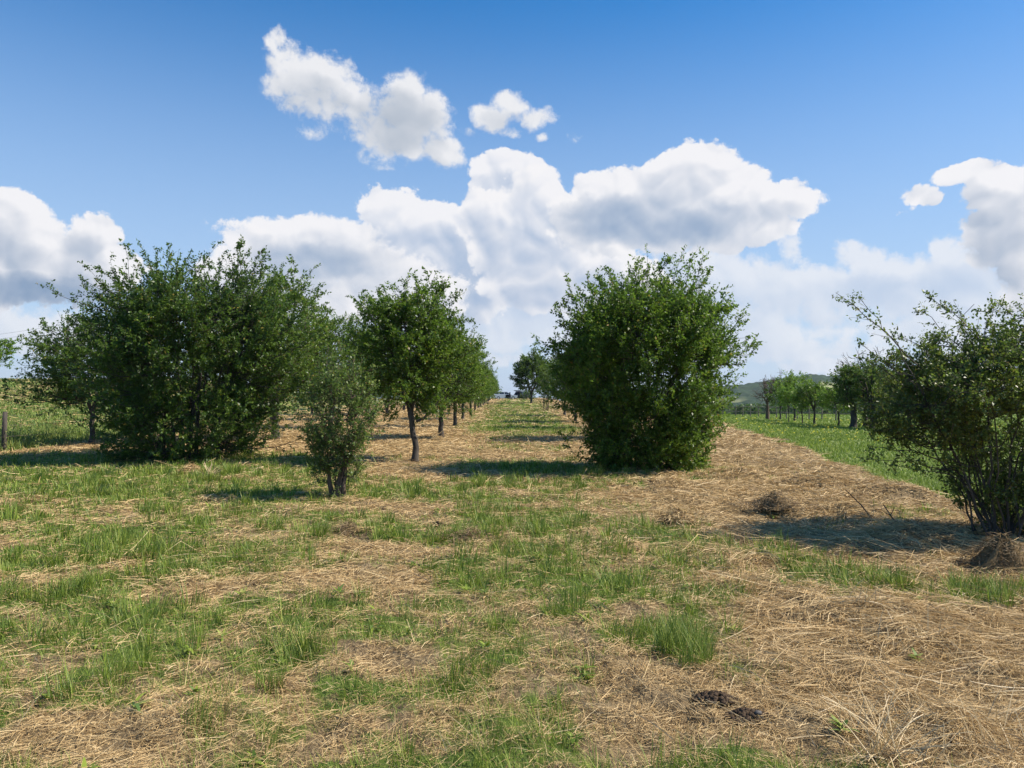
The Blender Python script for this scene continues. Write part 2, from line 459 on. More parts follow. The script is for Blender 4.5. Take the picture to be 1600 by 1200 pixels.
STRAW_C = [(0.22, 0.135, 0.055), (0.44, 0.295, 0.130), (0.64, 0.46, 0.22), (0.52, 0.36, 0.165), (0.74, 0.57, 0.31)]
M_straw = blade_mat('straw', STRAW_C, 0.18, 0.55, 0.3)
M_stalk = blade_mat('straw_stalk', [(0.42, 0.31, 0.16), (0.60, 0.47, 0.27), (0.50, 0.38, 0.20)], 0.15, 0.5, 0.35)
M_green = blade_mat('green_blade', [(0.07, 0.125, 0.018), (0.16, 0.24, 0.030), (0.31, 0.38, 0.055), (0.12, 0.20, 0.05), (0.48, 0.48, 0.13)], 0.35, 0.5, 0.3)
M_meadow = blade_mat('meadow_blade', [(0.15, 0.23, 0.025), (0.22, 0.31, 0.035), (0.31, 0.39, 0.05), (0.18, 0.26, 0.04), (.40, .43, .12)], 0.35, 0.5, 0.3)
M_weed = blade_mat('weed_blade', [(0.08, 0.14, 0.03), (0.15, 0.23, 0.045), (0.30, 0.34, 0.08), (0.12, 0.20, 0.06), (0.36, 0.34, 0.10)], 0.3, 0.55, 0.25)
M_flower = blade_mat('flower_yellow', [(0.75, 0.60, 0.02), (0.85, 0.72, 0.05)], 0.2, 0.6, 0.1)

def leaf_mat(name, cols, transl=0.30):
    m, nb, bs = new_mat(name)
    rnd = nb.n('ShaderNodeNewGeometry').outputs['Random Per Island']
    st = [(.955 * i / (len(cols) - 1), c) for i, c in enumerate(cols)] + [(.968, cols[1]), (.978, (.30, .24, .05)), (1.0, (.22, .13, .04))]
    col = nb.ramp(rnd, st)
    pos = nb.n('ShaderNodeTexCoord').outputs['Object']
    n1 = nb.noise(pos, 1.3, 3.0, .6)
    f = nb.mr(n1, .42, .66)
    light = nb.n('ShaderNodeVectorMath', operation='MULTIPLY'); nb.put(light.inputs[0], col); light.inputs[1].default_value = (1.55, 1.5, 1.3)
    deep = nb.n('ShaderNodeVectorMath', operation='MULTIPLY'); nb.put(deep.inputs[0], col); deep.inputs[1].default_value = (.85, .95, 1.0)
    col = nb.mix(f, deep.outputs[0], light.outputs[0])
    nb.put(bs.inputs['Base Color'], col)
    bs.inputs['Roughness'].default_value = .42; bs.inputs['Specular IOR Level'].default_value = .45
    tr = nb.n('ShaderNodeBsdfTranslucent'); nb.put(tr.inputs[0], nb.mix(0.30, col, (0.17, 0.30, 0.025, 1)))
    mx = nb.n('ShaderNodeMixShader'); nb.put(mx.inputs[0], transl); nb.put(mx.inputs[1], bs.outputs[0]); nb.put(mx.inputs[2], tr.outputs[0])
    nb.put(m.node_tree.nodes['Material Output'].inputs[0], mx.outputs[0])
    return m
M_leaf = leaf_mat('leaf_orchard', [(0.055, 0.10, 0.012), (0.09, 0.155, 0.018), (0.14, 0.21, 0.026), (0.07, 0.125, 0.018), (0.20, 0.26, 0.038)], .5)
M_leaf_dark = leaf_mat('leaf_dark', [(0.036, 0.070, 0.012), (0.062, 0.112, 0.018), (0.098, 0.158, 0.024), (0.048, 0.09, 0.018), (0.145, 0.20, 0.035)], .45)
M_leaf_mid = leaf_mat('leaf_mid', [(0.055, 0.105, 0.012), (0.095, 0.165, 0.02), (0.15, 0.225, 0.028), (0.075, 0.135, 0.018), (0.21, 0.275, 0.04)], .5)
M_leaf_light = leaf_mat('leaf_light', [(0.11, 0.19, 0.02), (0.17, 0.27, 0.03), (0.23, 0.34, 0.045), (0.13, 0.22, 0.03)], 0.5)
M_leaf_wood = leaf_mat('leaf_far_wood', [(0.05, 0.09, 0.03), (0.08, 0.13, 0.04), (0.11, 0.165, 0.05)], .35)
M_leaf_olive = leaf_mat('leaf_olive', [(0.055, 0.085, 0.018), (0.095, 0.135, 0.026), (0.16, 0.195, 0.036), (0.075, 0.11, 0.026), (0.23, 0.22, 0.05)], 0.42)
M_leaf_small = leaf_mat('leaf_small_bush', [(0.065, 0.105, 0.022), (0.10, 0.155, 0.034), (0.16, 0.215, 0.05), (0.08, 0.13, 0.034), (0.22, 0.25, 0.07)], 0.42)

def bark_mat(name, c0, c1, sc=14.0):
    m, nb, bs = new_mat(name)
    tc = nb.n('ShaderNodeTexCoord').outputs['Object']
    mp = nb.v('MULTIPLY', tc, (1, 1, .25))
    n1 = nb.noise(mp, sc, 5.0, 0.65)
    nb.put(bs.inputs['Base Color'], nb.ramp(n1, [(0.3, c0), (0.7, c1)]))
    bs.inputs['Roughness'].default_value = 0.9
    bp = nb.n('ShaderNodeBump'); bp.inputs['Strength'].default_value = 0.7; bp.inputs['Distance'].default_value = 0.02
    nb.put(bp.inputs['Height'], n1); nb.put(bs.inputs['Normal'], bp.outputs[0])
    return m
M_bark = bark_mat('bark', (0.030, 0.024, 0.019), (0.095, 0.080, 0.065))
M_bark_brown = bark_mat('bark_brown', (0.05, 0.035, 0.025), (0.15, 0.105, 0.075))
M_post = bark_mat('weathered_wood', (0.11, 0.10, 0.07), (0.26, 0.23, 0.17), 20)

def plain(name, c, rough=0.5, metal=0.0, spec=0.5, var=0.12, sc=6.0):
    m, nb, bs = new_mat(name)
    n1 = nb.noise(nb.n('ShaderNodeTexCoord').outputs['Object'], sc, 4.0, 0.6)
    nb.put(bs.inputs['Base Color'], nb.mix(n1, rgb(tuple(v * (1 - var) for v in c)), rgb(tuple(min(1, v * (1 + var)) for v in c))))
    bs.inputs['Roughness'].default_value = rough; bs.inputs['Metallic'].default_value = metal
    bs.inputs['Specular IOR Level'].default_value = spec
    return m

# ground: soil and thatch, green sward by the "green" share stored with the field
def ground_material():
    m, nb, bs = new_mat('field_ground')
    P3 = nb.n('ShaderNodeNewGeometry').outputs['Position']
    g = nb.n('ShaderNodeAttribute', attribute_name='green').outputs['Fac']
    dst = nb.v('LENGTH', P3, out=1)
    n_f = nb.noise(P3, 38.0, 5.0, 0.7)
    n_m = nb.noise(P3, 5.5, 5.0, 0.65)
    n_l = nb.noise(P3, 0.8, 4.0, 0.6)
    st = nb.ramp(n_f, [(0.30, (0.05, 0.034, 0.019)), (0.43, (0.17, 0.118, 0.063)), (0.57, (0.38, 0.275, 0.148)), (0.75, (0.60, 0.455, 0.26))])
    st = nb.mix(nb.mr(n_m, .3, .62, .55, 0.0), st, (0.14, 0.10, 0.055, 1))
    st = nb.mix(nb.mr(n_l, .4, .7, 0.0, .35), st, (0.36, 0.27, 0.14, 1))
    gr = nb.ramp(n_f, [(0.30, (0.05, 0.085, 0.018)), (0.5, (0.12, 0.18, 0.035)), (0.7, (0.20, 0.26, 0.06))])
    gr = nb.mix(nb.mr(n_l, .35, .75, 0.0, .55), gr, (0.17, 0.21, 0.05, 1))
    far = nb.mr(dst, 12, 60)
    nn = nb.m('MULTIPLY_ADD', nb.m('SUBTRACT', n_m, .5), 1.1, g)
    msk = nb.mr(nn, .38, .62)
    nb.put(bs.inputs['Base Color'], nb.mix(msk, st, gr))
    bs.inputs['Roughness'].default_value = 0.95
    bs.inputs['Specular IOR Level'].default_value = 0.15
    bp = nb.n('ShaderNodeBump'); bp.inputs['Strength'].default_value = 0.9; bp.inputs['Distance'].default_value = 0.05
    nb.put(bp.inputs['Height'], nb.m('ADD', n_f, nb.m('MULTIPLY', n_m, 1.5)))
    nb.put(bs.inputs['Normal'], bp.outputs[0])
    return m

# ---------------------------------------------------------------- the ground sheet
def make_ground():
    th = np.concatenate([np.linspace(-180, -52, 60, endpoint=False), np.linspace(-52, 52, 560, endpoint=False), np.linspace(52, 180, 60, endpoint=False)]) * pi / 180
    r = np.concatenate([[0.02, .4, .9], np.geomspace(1.5, 30, 330), np.geomspace(30.5, 300, 150), np.geomspace(310, 9000, 50)])
    T, Rr = np.meshgrid(th, r)
    x, y = Rr * np.sin(T), Rr * np.cos(T)
    z = zg(x, y)
    V = np.stack([x, y, z], -1).reshape(-1, 3)
    nr, nt = len(r), len(th)
    i = np.arange((nr - 1) * nt); a = i // nt; b = i % nt; b2 = (b + 1) % nt
    Q = np.stack([a * nt + b, (a + 1) * nt + b, (a + 1) * nt + b2, a * nt + b2], -1)[:, ::-1]
    me = quads_mesh('ground', V, Q, True, {'green': green(V[:, 0], V[:, 1])})
    o = link('ground', me, ground_material())
    tag(o, 'uneven field of mown straw and green turf', kind='structure')
make_ground()

# ================================================================ strands
def strands(x, y, z0, az_, pitch, length, width, bend, segs=2, taper=0.15, roll=None):
    """ribbons: start at (x,y,z0), head off along azimuth az_ at angle pitch above the ground and curve by bend (radians in all)"""
    n = len(x)
    pos = np.stack([x, y, z0], -1)
    dirh = np.stack([np.sin(az_), np.cos(az_), np.zeros(n)], -1)
    side = np.stack([np.cos(az_), -np.sin(az_), np.zeros(n)], -1)
    if roll is not None:
        side = side * np.cos(roll)[:, None] + np.array([0, 0, 1.0]) * np.sin(roll)[:, None]
    V = np.zeros((n, segs + 1, 2, 3), np.float32)
    for k_ in range(segs + 1):
        t = k_ / segs
        wd = width * (1 - (1 - taper) * t ** 1.4) * 0.5
        V[:, k_, 0] = pos - side * wd[:, None]
        V[:, k_, 1] = pos + side * wd[:, None]
        p = pitch + bend * (k_ + .5) / segs
        pos = pos + (dirh * np.cos(p)[:, None] + np.array([0, 0, 1.0]) * np.sin(p)[:, None]) * (length / segs)[:, None]
    base = (np.arange(n) * (segs + 1) * 2)[:, None]
    Q = np.concatenate([base + np.array([[2 * k_, 2 * k_ + 1, 2 * k_ + 3, 2 * k_ + 2]]) for k_ in range(segs)], 0)
    return V.reshape(-1, 3), Q.astype(np.int64)

def wedge(n, d0, d1, half=R(45)):
    r = np.sqrt(rng.uniform(d0 * d0, d1 * d1, n)); t = rng.uniform(-half, half, n)
    return r * np.sin(t), r * np.cos(t)
def area(d0, d1, half=R(45)):
    return half * (d1 * d1 - d0 * d0)
def px_w(x, y, k_=0.85, lo=0.003):
    return np.maximum(lo, np.hypot(x, y) / 731.0 * k_)

def straw_litter():
    parts = []
    for d0, d1, dens, L in ((2.2, 4.5, 10000, .060), (4.5, 8, 5200, .072), (8, 15, 1900, .11), (15, 30, 480, .16), (30, 70, 60, .28), (70, 150, 8, .5)):
        n = int(area(d0, d1) * dens)
        x, y = wedge(n, d0, d1)
        g = green(x, y)
        hole = ss(.60, .70, fbm(x / .2, y / .2, 2, 61)) * .85 * ss(40, 16, y) + .18 * ss(.55, .7, fbm(x / 1.1, y / .7, 2, 62))
        keep = (rng.random(n) < (1.05 - 0.95 * g) * (1 - np.minimum(.9, hole))) & (in_right_meadow(x, y) < .5)
        x, y = x[keep], y[keep]; n = len(x)
        flow = 6.3 * fbm(x / 1.3, y / 1.3, 2, 55) * 1.6 + rng.normal(0, 1.0, n)
        heap = ss(.55, .75, fbm(x / .35, y / .35, 2, 57))
        w_ = px_w(x, y, .5, .0022) * rng.uniform(.6, 1.3, n)
        ln = L * rng.lognormal(0, .55, n) * (1 + .9 * ss(1.0, 2.0, x) * ss(9, 7, y))
        pit = rng.normal(.10, .16, n) + heap * rng.normal(0.12, .3, n)
        z = zg(x, y) + rng.uniform(.0, .022, n) + heap * rng.uniform(0, .045, n) + np.minimum(.03, np.hypot(x, y) * .0008)
        z = np.where(y > 30, z + .02, z)
        parts.append(strands(x, y, z, flow, pit, ln, w_, -2.0 * np.abs(pit) + rng.normal(-.1, .35, n), 2, .45, rng.uniform(-1.2, 1.2, n)))
    V, Q = join(parts)
    o = link('straw_litter', quads_mesh('straw_litter', V, Q), M_straw)
    tag(o, 'matted mown straw lying all over the orchard floor', 'straw', kind='stuff')
straw_litter()

def pale_stalks():
    # long pale stems that stand out of the litter, most of them at the near right
    n = 2600
    x, y = wedge(n, 2.4, 8.5)
    wgt = .10 + .9 * ss(.6, 2.2, x) * ss(6.5, 5.0, y)
    k_ = rng.random(n) < wgt; x, y = x[k_], y[k_]; n = len(x)
    az_ = rng.uniform(0, 2 * pi, n); pit = rng.uniform(.0, .35, n) ** 1.3
    V, Q = strands(x, y, zg(x, y) + .02, az_, pit, rng.uniform(.15, .48, n), rng.uniform(.0030, .0060, n), -1.6 * pit + rng.normal(0, .2, n), 4, .5, rng.uniform(-1, 1, n))
    parts = [(V, Q)]
    # fans of upright dry stems
    for px, py, nn_, h in ((1390, 1190, 80, .32), (1350, 1150, 34, .24), (1440, 1150, 30, .22), (1560, 1180, 40, .3), (1345, 960, 46, .20), (1380, 1020, 30, .22), (1560, 1140, 20, .3), (1090, 820, 30, .16), (330, 745, 50, .25), (1060, 825, 24, .15), (1440, 1010, 14, .2), (10, 1150, 6, .35)):
        gx, gy = gp(px, py)
        a = rng.uniform(0, 2 * pi, nn_); q = rng.uniform(.25, 1.35, nn_)
        xx, yy = gx + rng.normal(0, .07, nn_), gy + rng.normal(0, .06, nn_)
        parts.append(strands(xx, yy, zg(xx, yy), a, q, h * rng.uniform(.6, 1.2, nn_), px_w(xx, yy, .8, .005), -.9 * rng.random(nn_), 4, .45, rng.uniform(-1, 1, nn_)))
    V, Q = join(parts)
    o = link('dry_stalks', quads_mesh('dry_stalks', V, Q), M_stalk)
    tag(o, 'long pale dry grass stems strewn over the straw', 'dry grass', kind='stuff')
pale_stalks()

def green_grass():
    parts = []
    # tufts
    for d0, d1, dens in ((2.3, 5, 66), (5, 9, 46), (9, 16, 20), (16, 32, 9), (32, 70, 1.6), (70, 150, .25)):
        n = int(area(d0, d1) * dens)
        x, y = wedge(n, d0, d1)
        g = green(x, y)
        keep = (rng.random(n) < ss(.30, .85, g) * 1.1) & (in_right_meadow(x, y) < .3) & (in_left_meadow(x, y) < .5)
        x, y, g = x[keep], y[keep], g[keep]; n = len(x)
        big = rng.random(n) ** 2.2
        nb_ = (6 + 30 * big * (0.5 + g)).astype(int)
        if d0 >= 16: nb_ = (nb_ * .7).astype(int) + 3
        idx = np.repeat(np.arange(n), nb_)
        m = len(idx)
        rr = (.03 + .075 * big)[idx] * (1.0 if d0 < 16 else 2.0)
        a = rng.uniform(0, 2 * pi, m); q = np.sqrt(rng.random(m)) * rr
        xx, yy = x[idx] + q * np.sin(a), y[idx] + q * np.cos(a)
        h = (.085 + .15 * big)[idx] * rng.uniform(.5, 1.2, m) * np.where(d0 >= 16, .85, 1)
        lean = rng.uniform(.0, .55, m)
        wind = rng.normal(0, .8, n)[idx] + 1.2
        az_ = np.where(rng.random(m) < .5, a, wind)
        parts.append(strands(xx, yy, zg(xx, yy) - .005, az_, pi / 2 - lean, h, px_w(xx, yy, .80, .0042) * rng.uniform(.6, 1.3, m), -rng.uniform(.0, .8, m), 3 if d0 < 9 else 2, .12))
    # short sward between them
    for d0, d1, dens, w_k in ((2.3, 5, 3600, .5), (5, 9, 2600, .5), (9, 16, 1500, .6), (16, 32, 420, .7), (32, 80, 95, .9), (80, 150, 18, .9)):
        n = int(area(d0, d1) * dens)
        x, y = wedge(n, d0, d1)
        g = green(x, y)
        keep = (rng.random(n) < ss(.18, .85, g)) & (in_right_meadow(x, y) < .3) & (in_left_meadow(x, y) < .6)
        x, y = x[keep], y[keep]; n = len(x)
        h = np.minimum(.16, .05 * rng.lognormal(0, .5, n)) * (1 if d0 < 16 else 1.3)
        parts.append(strands(x, y, zg(x, y) - .003, rng.uniform(0, 2 * pi, n), rng.uniform(.7, 1.5, n), h, px_w(x, y, w_k, .0028) * 1.15, -rng.uniform(0, .9, n), 2, .15))
    # the tall clump at the right of the foreground
    for px, py, nn_, rad, h in ((1060, 1020, 420, .17, .20), (1085, 1045, 200, .10, .19), (1020, 985, 160, .13, .13), (320, 1150, 170, .10, .13), (420, 1080, 120, .08, .15), (780, 800, 200, .3, .12), (820, 835, 200, .25, .13), (120, 930, 160, .13, .16), (1535, 925, 260, .28, .15), (1300, 905, 200, .22, .11), (150, 850, 160, .2, .16), (250, 800, 220, .3, .17), (420, 830, 130, .18, .17), (230, 880, 160, .15, .16)):
        gx, gy = gp(px, py)
        a = rng.uniform(0, 2 * pi, nn_); q = np.sqrt(rng.random(nn_)) * rad
        xx, yy = gx + q * np.sin(a), gy + q * np.cos(a) * .8
        parts.append(strands(xx, yy, zg(xx, yy) - .005, rng.normal(1.0, 1.0, nn_), pi / 2 - rng.uniform(0, .5, nn_), h * 1.25 * rng.uniform(.5, 1.2, nn_), px_w(xx, yy, .7, .0038), -rng.uniform(.1, .9, nn_), 4, .1))
    n = 420
    x, y = wedge(n, 2.6, 11)
    k_ = (rng.random(n) < green(x, y)) & (in_right_meadow(x, y) < .3); x, y = x[k_], y[k_]
    for a_, b_ in zip(x, y):
        m = random.randint(7, 16); r0 = random.uniform(.03, .08)
        an = rng.uniform(0, 2 * pi, m)
        parts.append(strands(a_ + .01 * np.sin(an), b_ + .01 * np.cos(an), zg(a_ + .01 * np.sin(an), b_ + .01 * np.cos(an)) + rng.uniform(.01, .05, m), an, rng.uniform(.1, .9, m), r0 * rng.uniform(.7, 1.3, m), rng.uniform(.012, .026, m), -rng.uniform(.3, 1.0, m), 3, .25))
    V, Q = join(parts)
    o = link('grass_tufts', quads_mesh('grass_tufts', V, Q), M_green)
    tag(o, 'green grass tufts growing through the straw', 'grass', kind='stuff')
green_grass()

def meadow():
    parts = []
    for d0, d1, dens, w_k in ((8, 16, 900, .6), (16, 32, 260, .8), (32, 60, 60, 1.0), (60, 100, 14, 1.0)):
        h_ = R(41)
        n = int(area(d0, d1) * dens * .5)
        r = np.sqrt(rng.uniform(d0 * d0, d1 * d1, n)); t = rng.uniform(R(5), h_, n)
        x, y = r * np.sin(t), r * np.cos(t)
        k_ = rng.random(n) < in_right_meadow(x, y); x, y = x[k_], y[k_]; n = len(x)
        lump = vnoise(x / .7, y / .7, 44)
        parts.append(strands(x, y, zg(x, y) - .01, rng.normal(1.2, 1.4, n), rng.uniform(.8, 1.5, n), rng.uniform(.05, .12, n) * (.7 + .6 * lump), px_w(x, y, w_k, .004), -rng.uniform(0, .9, n), 2, .15))
    V, Q = join(parts)
    o = link('meadow_grass', quads_mesh('meadow_grass', V, Q), M_meadow)
    tag(o, 'lush green meadow grass right of the mown strip', 'grass', kind='stuff')
    # small yellow flowers
    n = 5200
    r = np.sqrt(rng.uniform(13 ** 2, 60 ** 2, n)); t = rng.uniform(R(12), R(38), n)
    x, y = r * np.sin(t), r * np.cos(t)
    dens = ss(.52, .72, fbm(x / 3, y / 2, 3, 66)) * ss(13, 22, y) * ss(46, 34, y) * .5 + .03
    k_ = (rng.random(n) < dens) & (in_right_meadow(x, y) > .9); x, y = x[k_], y[k_]; n = len(x)
    s_ = np.maximum(.022, np.hypot(x, y) * .0011) * rng.uniform(.5, 1.0, n)
    z = zg(x, y) + rng.uniform(.12, .22, n)
    off = np.array([[-1, -.6, 0], [1, -.6, .1], [1, .6, .35], [-1, .6, .25]])
    V = (np.stack([x, y, z], -1)[:, None] + off[None] * s_[:, None, None]).reshape(-1, 3)
    stm = strands(x, y, zg(x, y), rng.uniform(0, 6, n), np.full(n, 1.5), z - zg(x, y), np.full(n, .006), np.zeros(n), 1, 1)
    fl = link('meadow_flowers', quads_mesh('meadow_flowers', V, np.arange(n * 4).reshape(-1, 4)), M_flower)
    tag(fl, 'scattered small yellow flowers in the green meadow', 'flowers', kind='stuff')
meadow()

def left_meadow():
    parts = []
    for d0, d1, dens, w_k in ((17, 30, 260, .7), (30, 48, 80, .9), (48, 75, 26, .9)):
        n = int(R(41 - 18) * (d1 * d1 - d0 * d0) / 2 * dens)
        r = np.sqrt(rng.uniform(d0 * d0, d1 * d1, n)); t = rng.uniform(-R(41), -R(18), n)
        x, y = r * np.sin(t), r * np.cos(t)
        k_ = rng.random(n) < in_left_meadow(x, y); x, y = x[k_], y[k_]; n = len(x)
        lump = fbm(x / 1.6, y / 1.6, 3, 144)
        tall = ss(.45, .7, lump) * ss(34, 26, y)
        parts.append(strands(x, y, zg(x, y) - .01, rng.uniform(0, 6.3, n), rng.uniform(.7, 1.5, n), rng.uniform(.10, .24, n) + tall * rng.uniform(.1, .45, n), px_w(x, y, w_k, .004), -rng.uniform(0, .9, n), 2, .2))
    # leafy weeds
    n = 900
    r = np.sqrt(rng.uniform(19 ** 2, 30 ** 2, n)); t = rng.uniform(-R(41), -R(24), n)
    x, y = r * np.sin(t), r * np.cos(t)
    k_ = rng.random(n) < in_left_meadow(x, y) * (.2 + .9 * ss(.4, .6, fbm(x / 1.6, y / 1.6, 3, 144))); x, y = x[k_], y[k_]
    for a, b in zip(x, y):
        h = random.uniform(.3, .75); m = int(h * 60)
        tt = rng.random(m)
        parts.append(strands(np.full(m, a) + rng.normal(0, .03, m), np.full(m, b) + rng.normal(0, .03, m), zg(a, b) + tt * h, rng.uniform(0, 6.3, m), rng.uniform(-.1, 1.0, m), rng.uniform(.06, .15, m) * (1.2 - .6 * tt), rng.uniform(.016, .034, m), -rng.uniform(0, 1, m), 2, .1))
    V, Q = join(parts)
    o = link('weeds', quads_mesh('weeds', V, Q), M_weed)
    tag(o, 'rough weedy meadow beyond the wire fence', 'weeds', kind='stuff')
left_meadow()

# ================================================================ woody plants
def tube(pts, rad, sides=6):
    pts = np.asarray(pts, float); rad = np.asarray(rad, float); n = len(pts)
    tg = np.gradient(pts, axis=0); tg /= np.linalg.norm(tg, axis=1, keepdims=True) + 1e-9
    ref = np.array([.31, .95, .05]); u = np.cross(tg, ref); u /= np.linalg.norm(u, axis=1, keepdims=True) + 1e-9
    v_ = np.cross(tg, u)
    a = np.arange(sides) * 2 * pi / sides
    V = pts[:, None] + rad[:, None, None] * (u[:, None] * np.cos(a)[None, :, None] + v_[:, None] * np.sin(a)[None, :, None])
    i = np.arange((n - 1) * sides); r_, c_ = i // sides, i % sides; c2 = (c_ + 1) % sides
    Q = np.stack([r_ * sides + c_, r_ * sides + c2, (r_ + 1) * sides + c2, (r_ + 1) * sides + c_], -1)
    return V.reshape(-1, 3), Q

def wobble(p0, p1, p2, n, amp):
    t = np.linspace(0, 1, n)[:, None]
    c = (1 - t) ** 2 * p0 + 2 * t * (1 - t) * p1 + t * t * p2
    nz = rng.normal(0, amp, (n, 3)) * np.sin(t * pi) ** .5
    nz[0] = 0
    return c + nz

def ribbons3(P0, D, length, width, segs=2, droop=0.3):
    """thin twig ribbons along direction D"""
    n = len(P0)
    up = np.array([0, 0, 1.0])
    side = np.cross(D, up + rng.normal(0, .5, (n, 3))); side /= np.linalg.norm(side, axis=1, keepdims=True) + 1e-9
    V = np.zeros((n, segs + 1, 2, 3))
    pos = P0.copy(); d = D.copy()
    mid = []
    for k_ in range(segs + 1):
        w_ = width * (1 - .6 * k_ / segs) * .5
        V[:, k_, 0] = pos - side * w_[:, None]; V[:, k_, 1] = pos + side * w_[:, None]
        mid.append(pos.copy())
        pos = pos + d * (length / segs)[:, None]
        d = d - up * droop / segs; d /= np.linalg.norm(d, axis=1, keepdims=True)
    base = (np.arange(n) * (segs + 1) * 2)[:, None]
    Q = np.concatenate([base + np.array([[2 * k_, 2 * k_ + 1, 2 * k_ + 3, 2 * k_ + 2]]) for k_ in range(segs)], 0)
    return V.reshape(-1, 3), Q, np.stack(mid, 1)

def leaves_mesh(P0, D, size, fine=False, aspect=.55, upb=.9):
    """one folded pointed leaf per row, growing from P0 along D"""
    n = len(P0)
    D = D / (np.linalg.norm(D, axis=1, keepdims=True) + 1e-9)
    N = rng.normal(0, 1, (n, 3)) * .75 + np.array([0, 0, upb])
    S_ = np.cross(D, N); S_ /= np.linalg.norm(S_, axis=1, keepdims=True) + 1e-9
    N = np.cross(S_, D)
    s = size[:, None]
    wv = aspect * s * .5
    fold = rng.uniform(.1, .45, n)[:, None]
    if not fine:
        V = np.stack([P0, P0 + D * s * .45 + S_ * wv + N * wv * fold, P0 + D * s, P0 + D * s * .45 - S_ * wv + N * wv * fold], 1)
        return V.reshape(-1, 3), np.arange(n * 4).reshape(-1, 4)
    tip = P0 + D * s - N * s * .12
    V = np.stack([P0, P0 + D * s * .30 + S_ * wv + N * wv * fold, P0 + D * s * .68 + S_ * wv * .75 + N * wv * fold * .6, tip,
                  P0 + D * s * .68 - S_ * wv * .75 + N * wv * fold * .6, P0 + D * s * .30 - S_ * wv + N * wv * fold, P0 + D * s * .5], 1)
    b = (np.arange(n) * 7)[:, None]
    Q = np.concatenate([b + np.array([[0, 1, 2, 6]]), b + np.array([[6, 2, 3, 4]]), b + np.array([[0, 6, 4, 5]])], 0)
    return V.reshape(-1, 3), Q

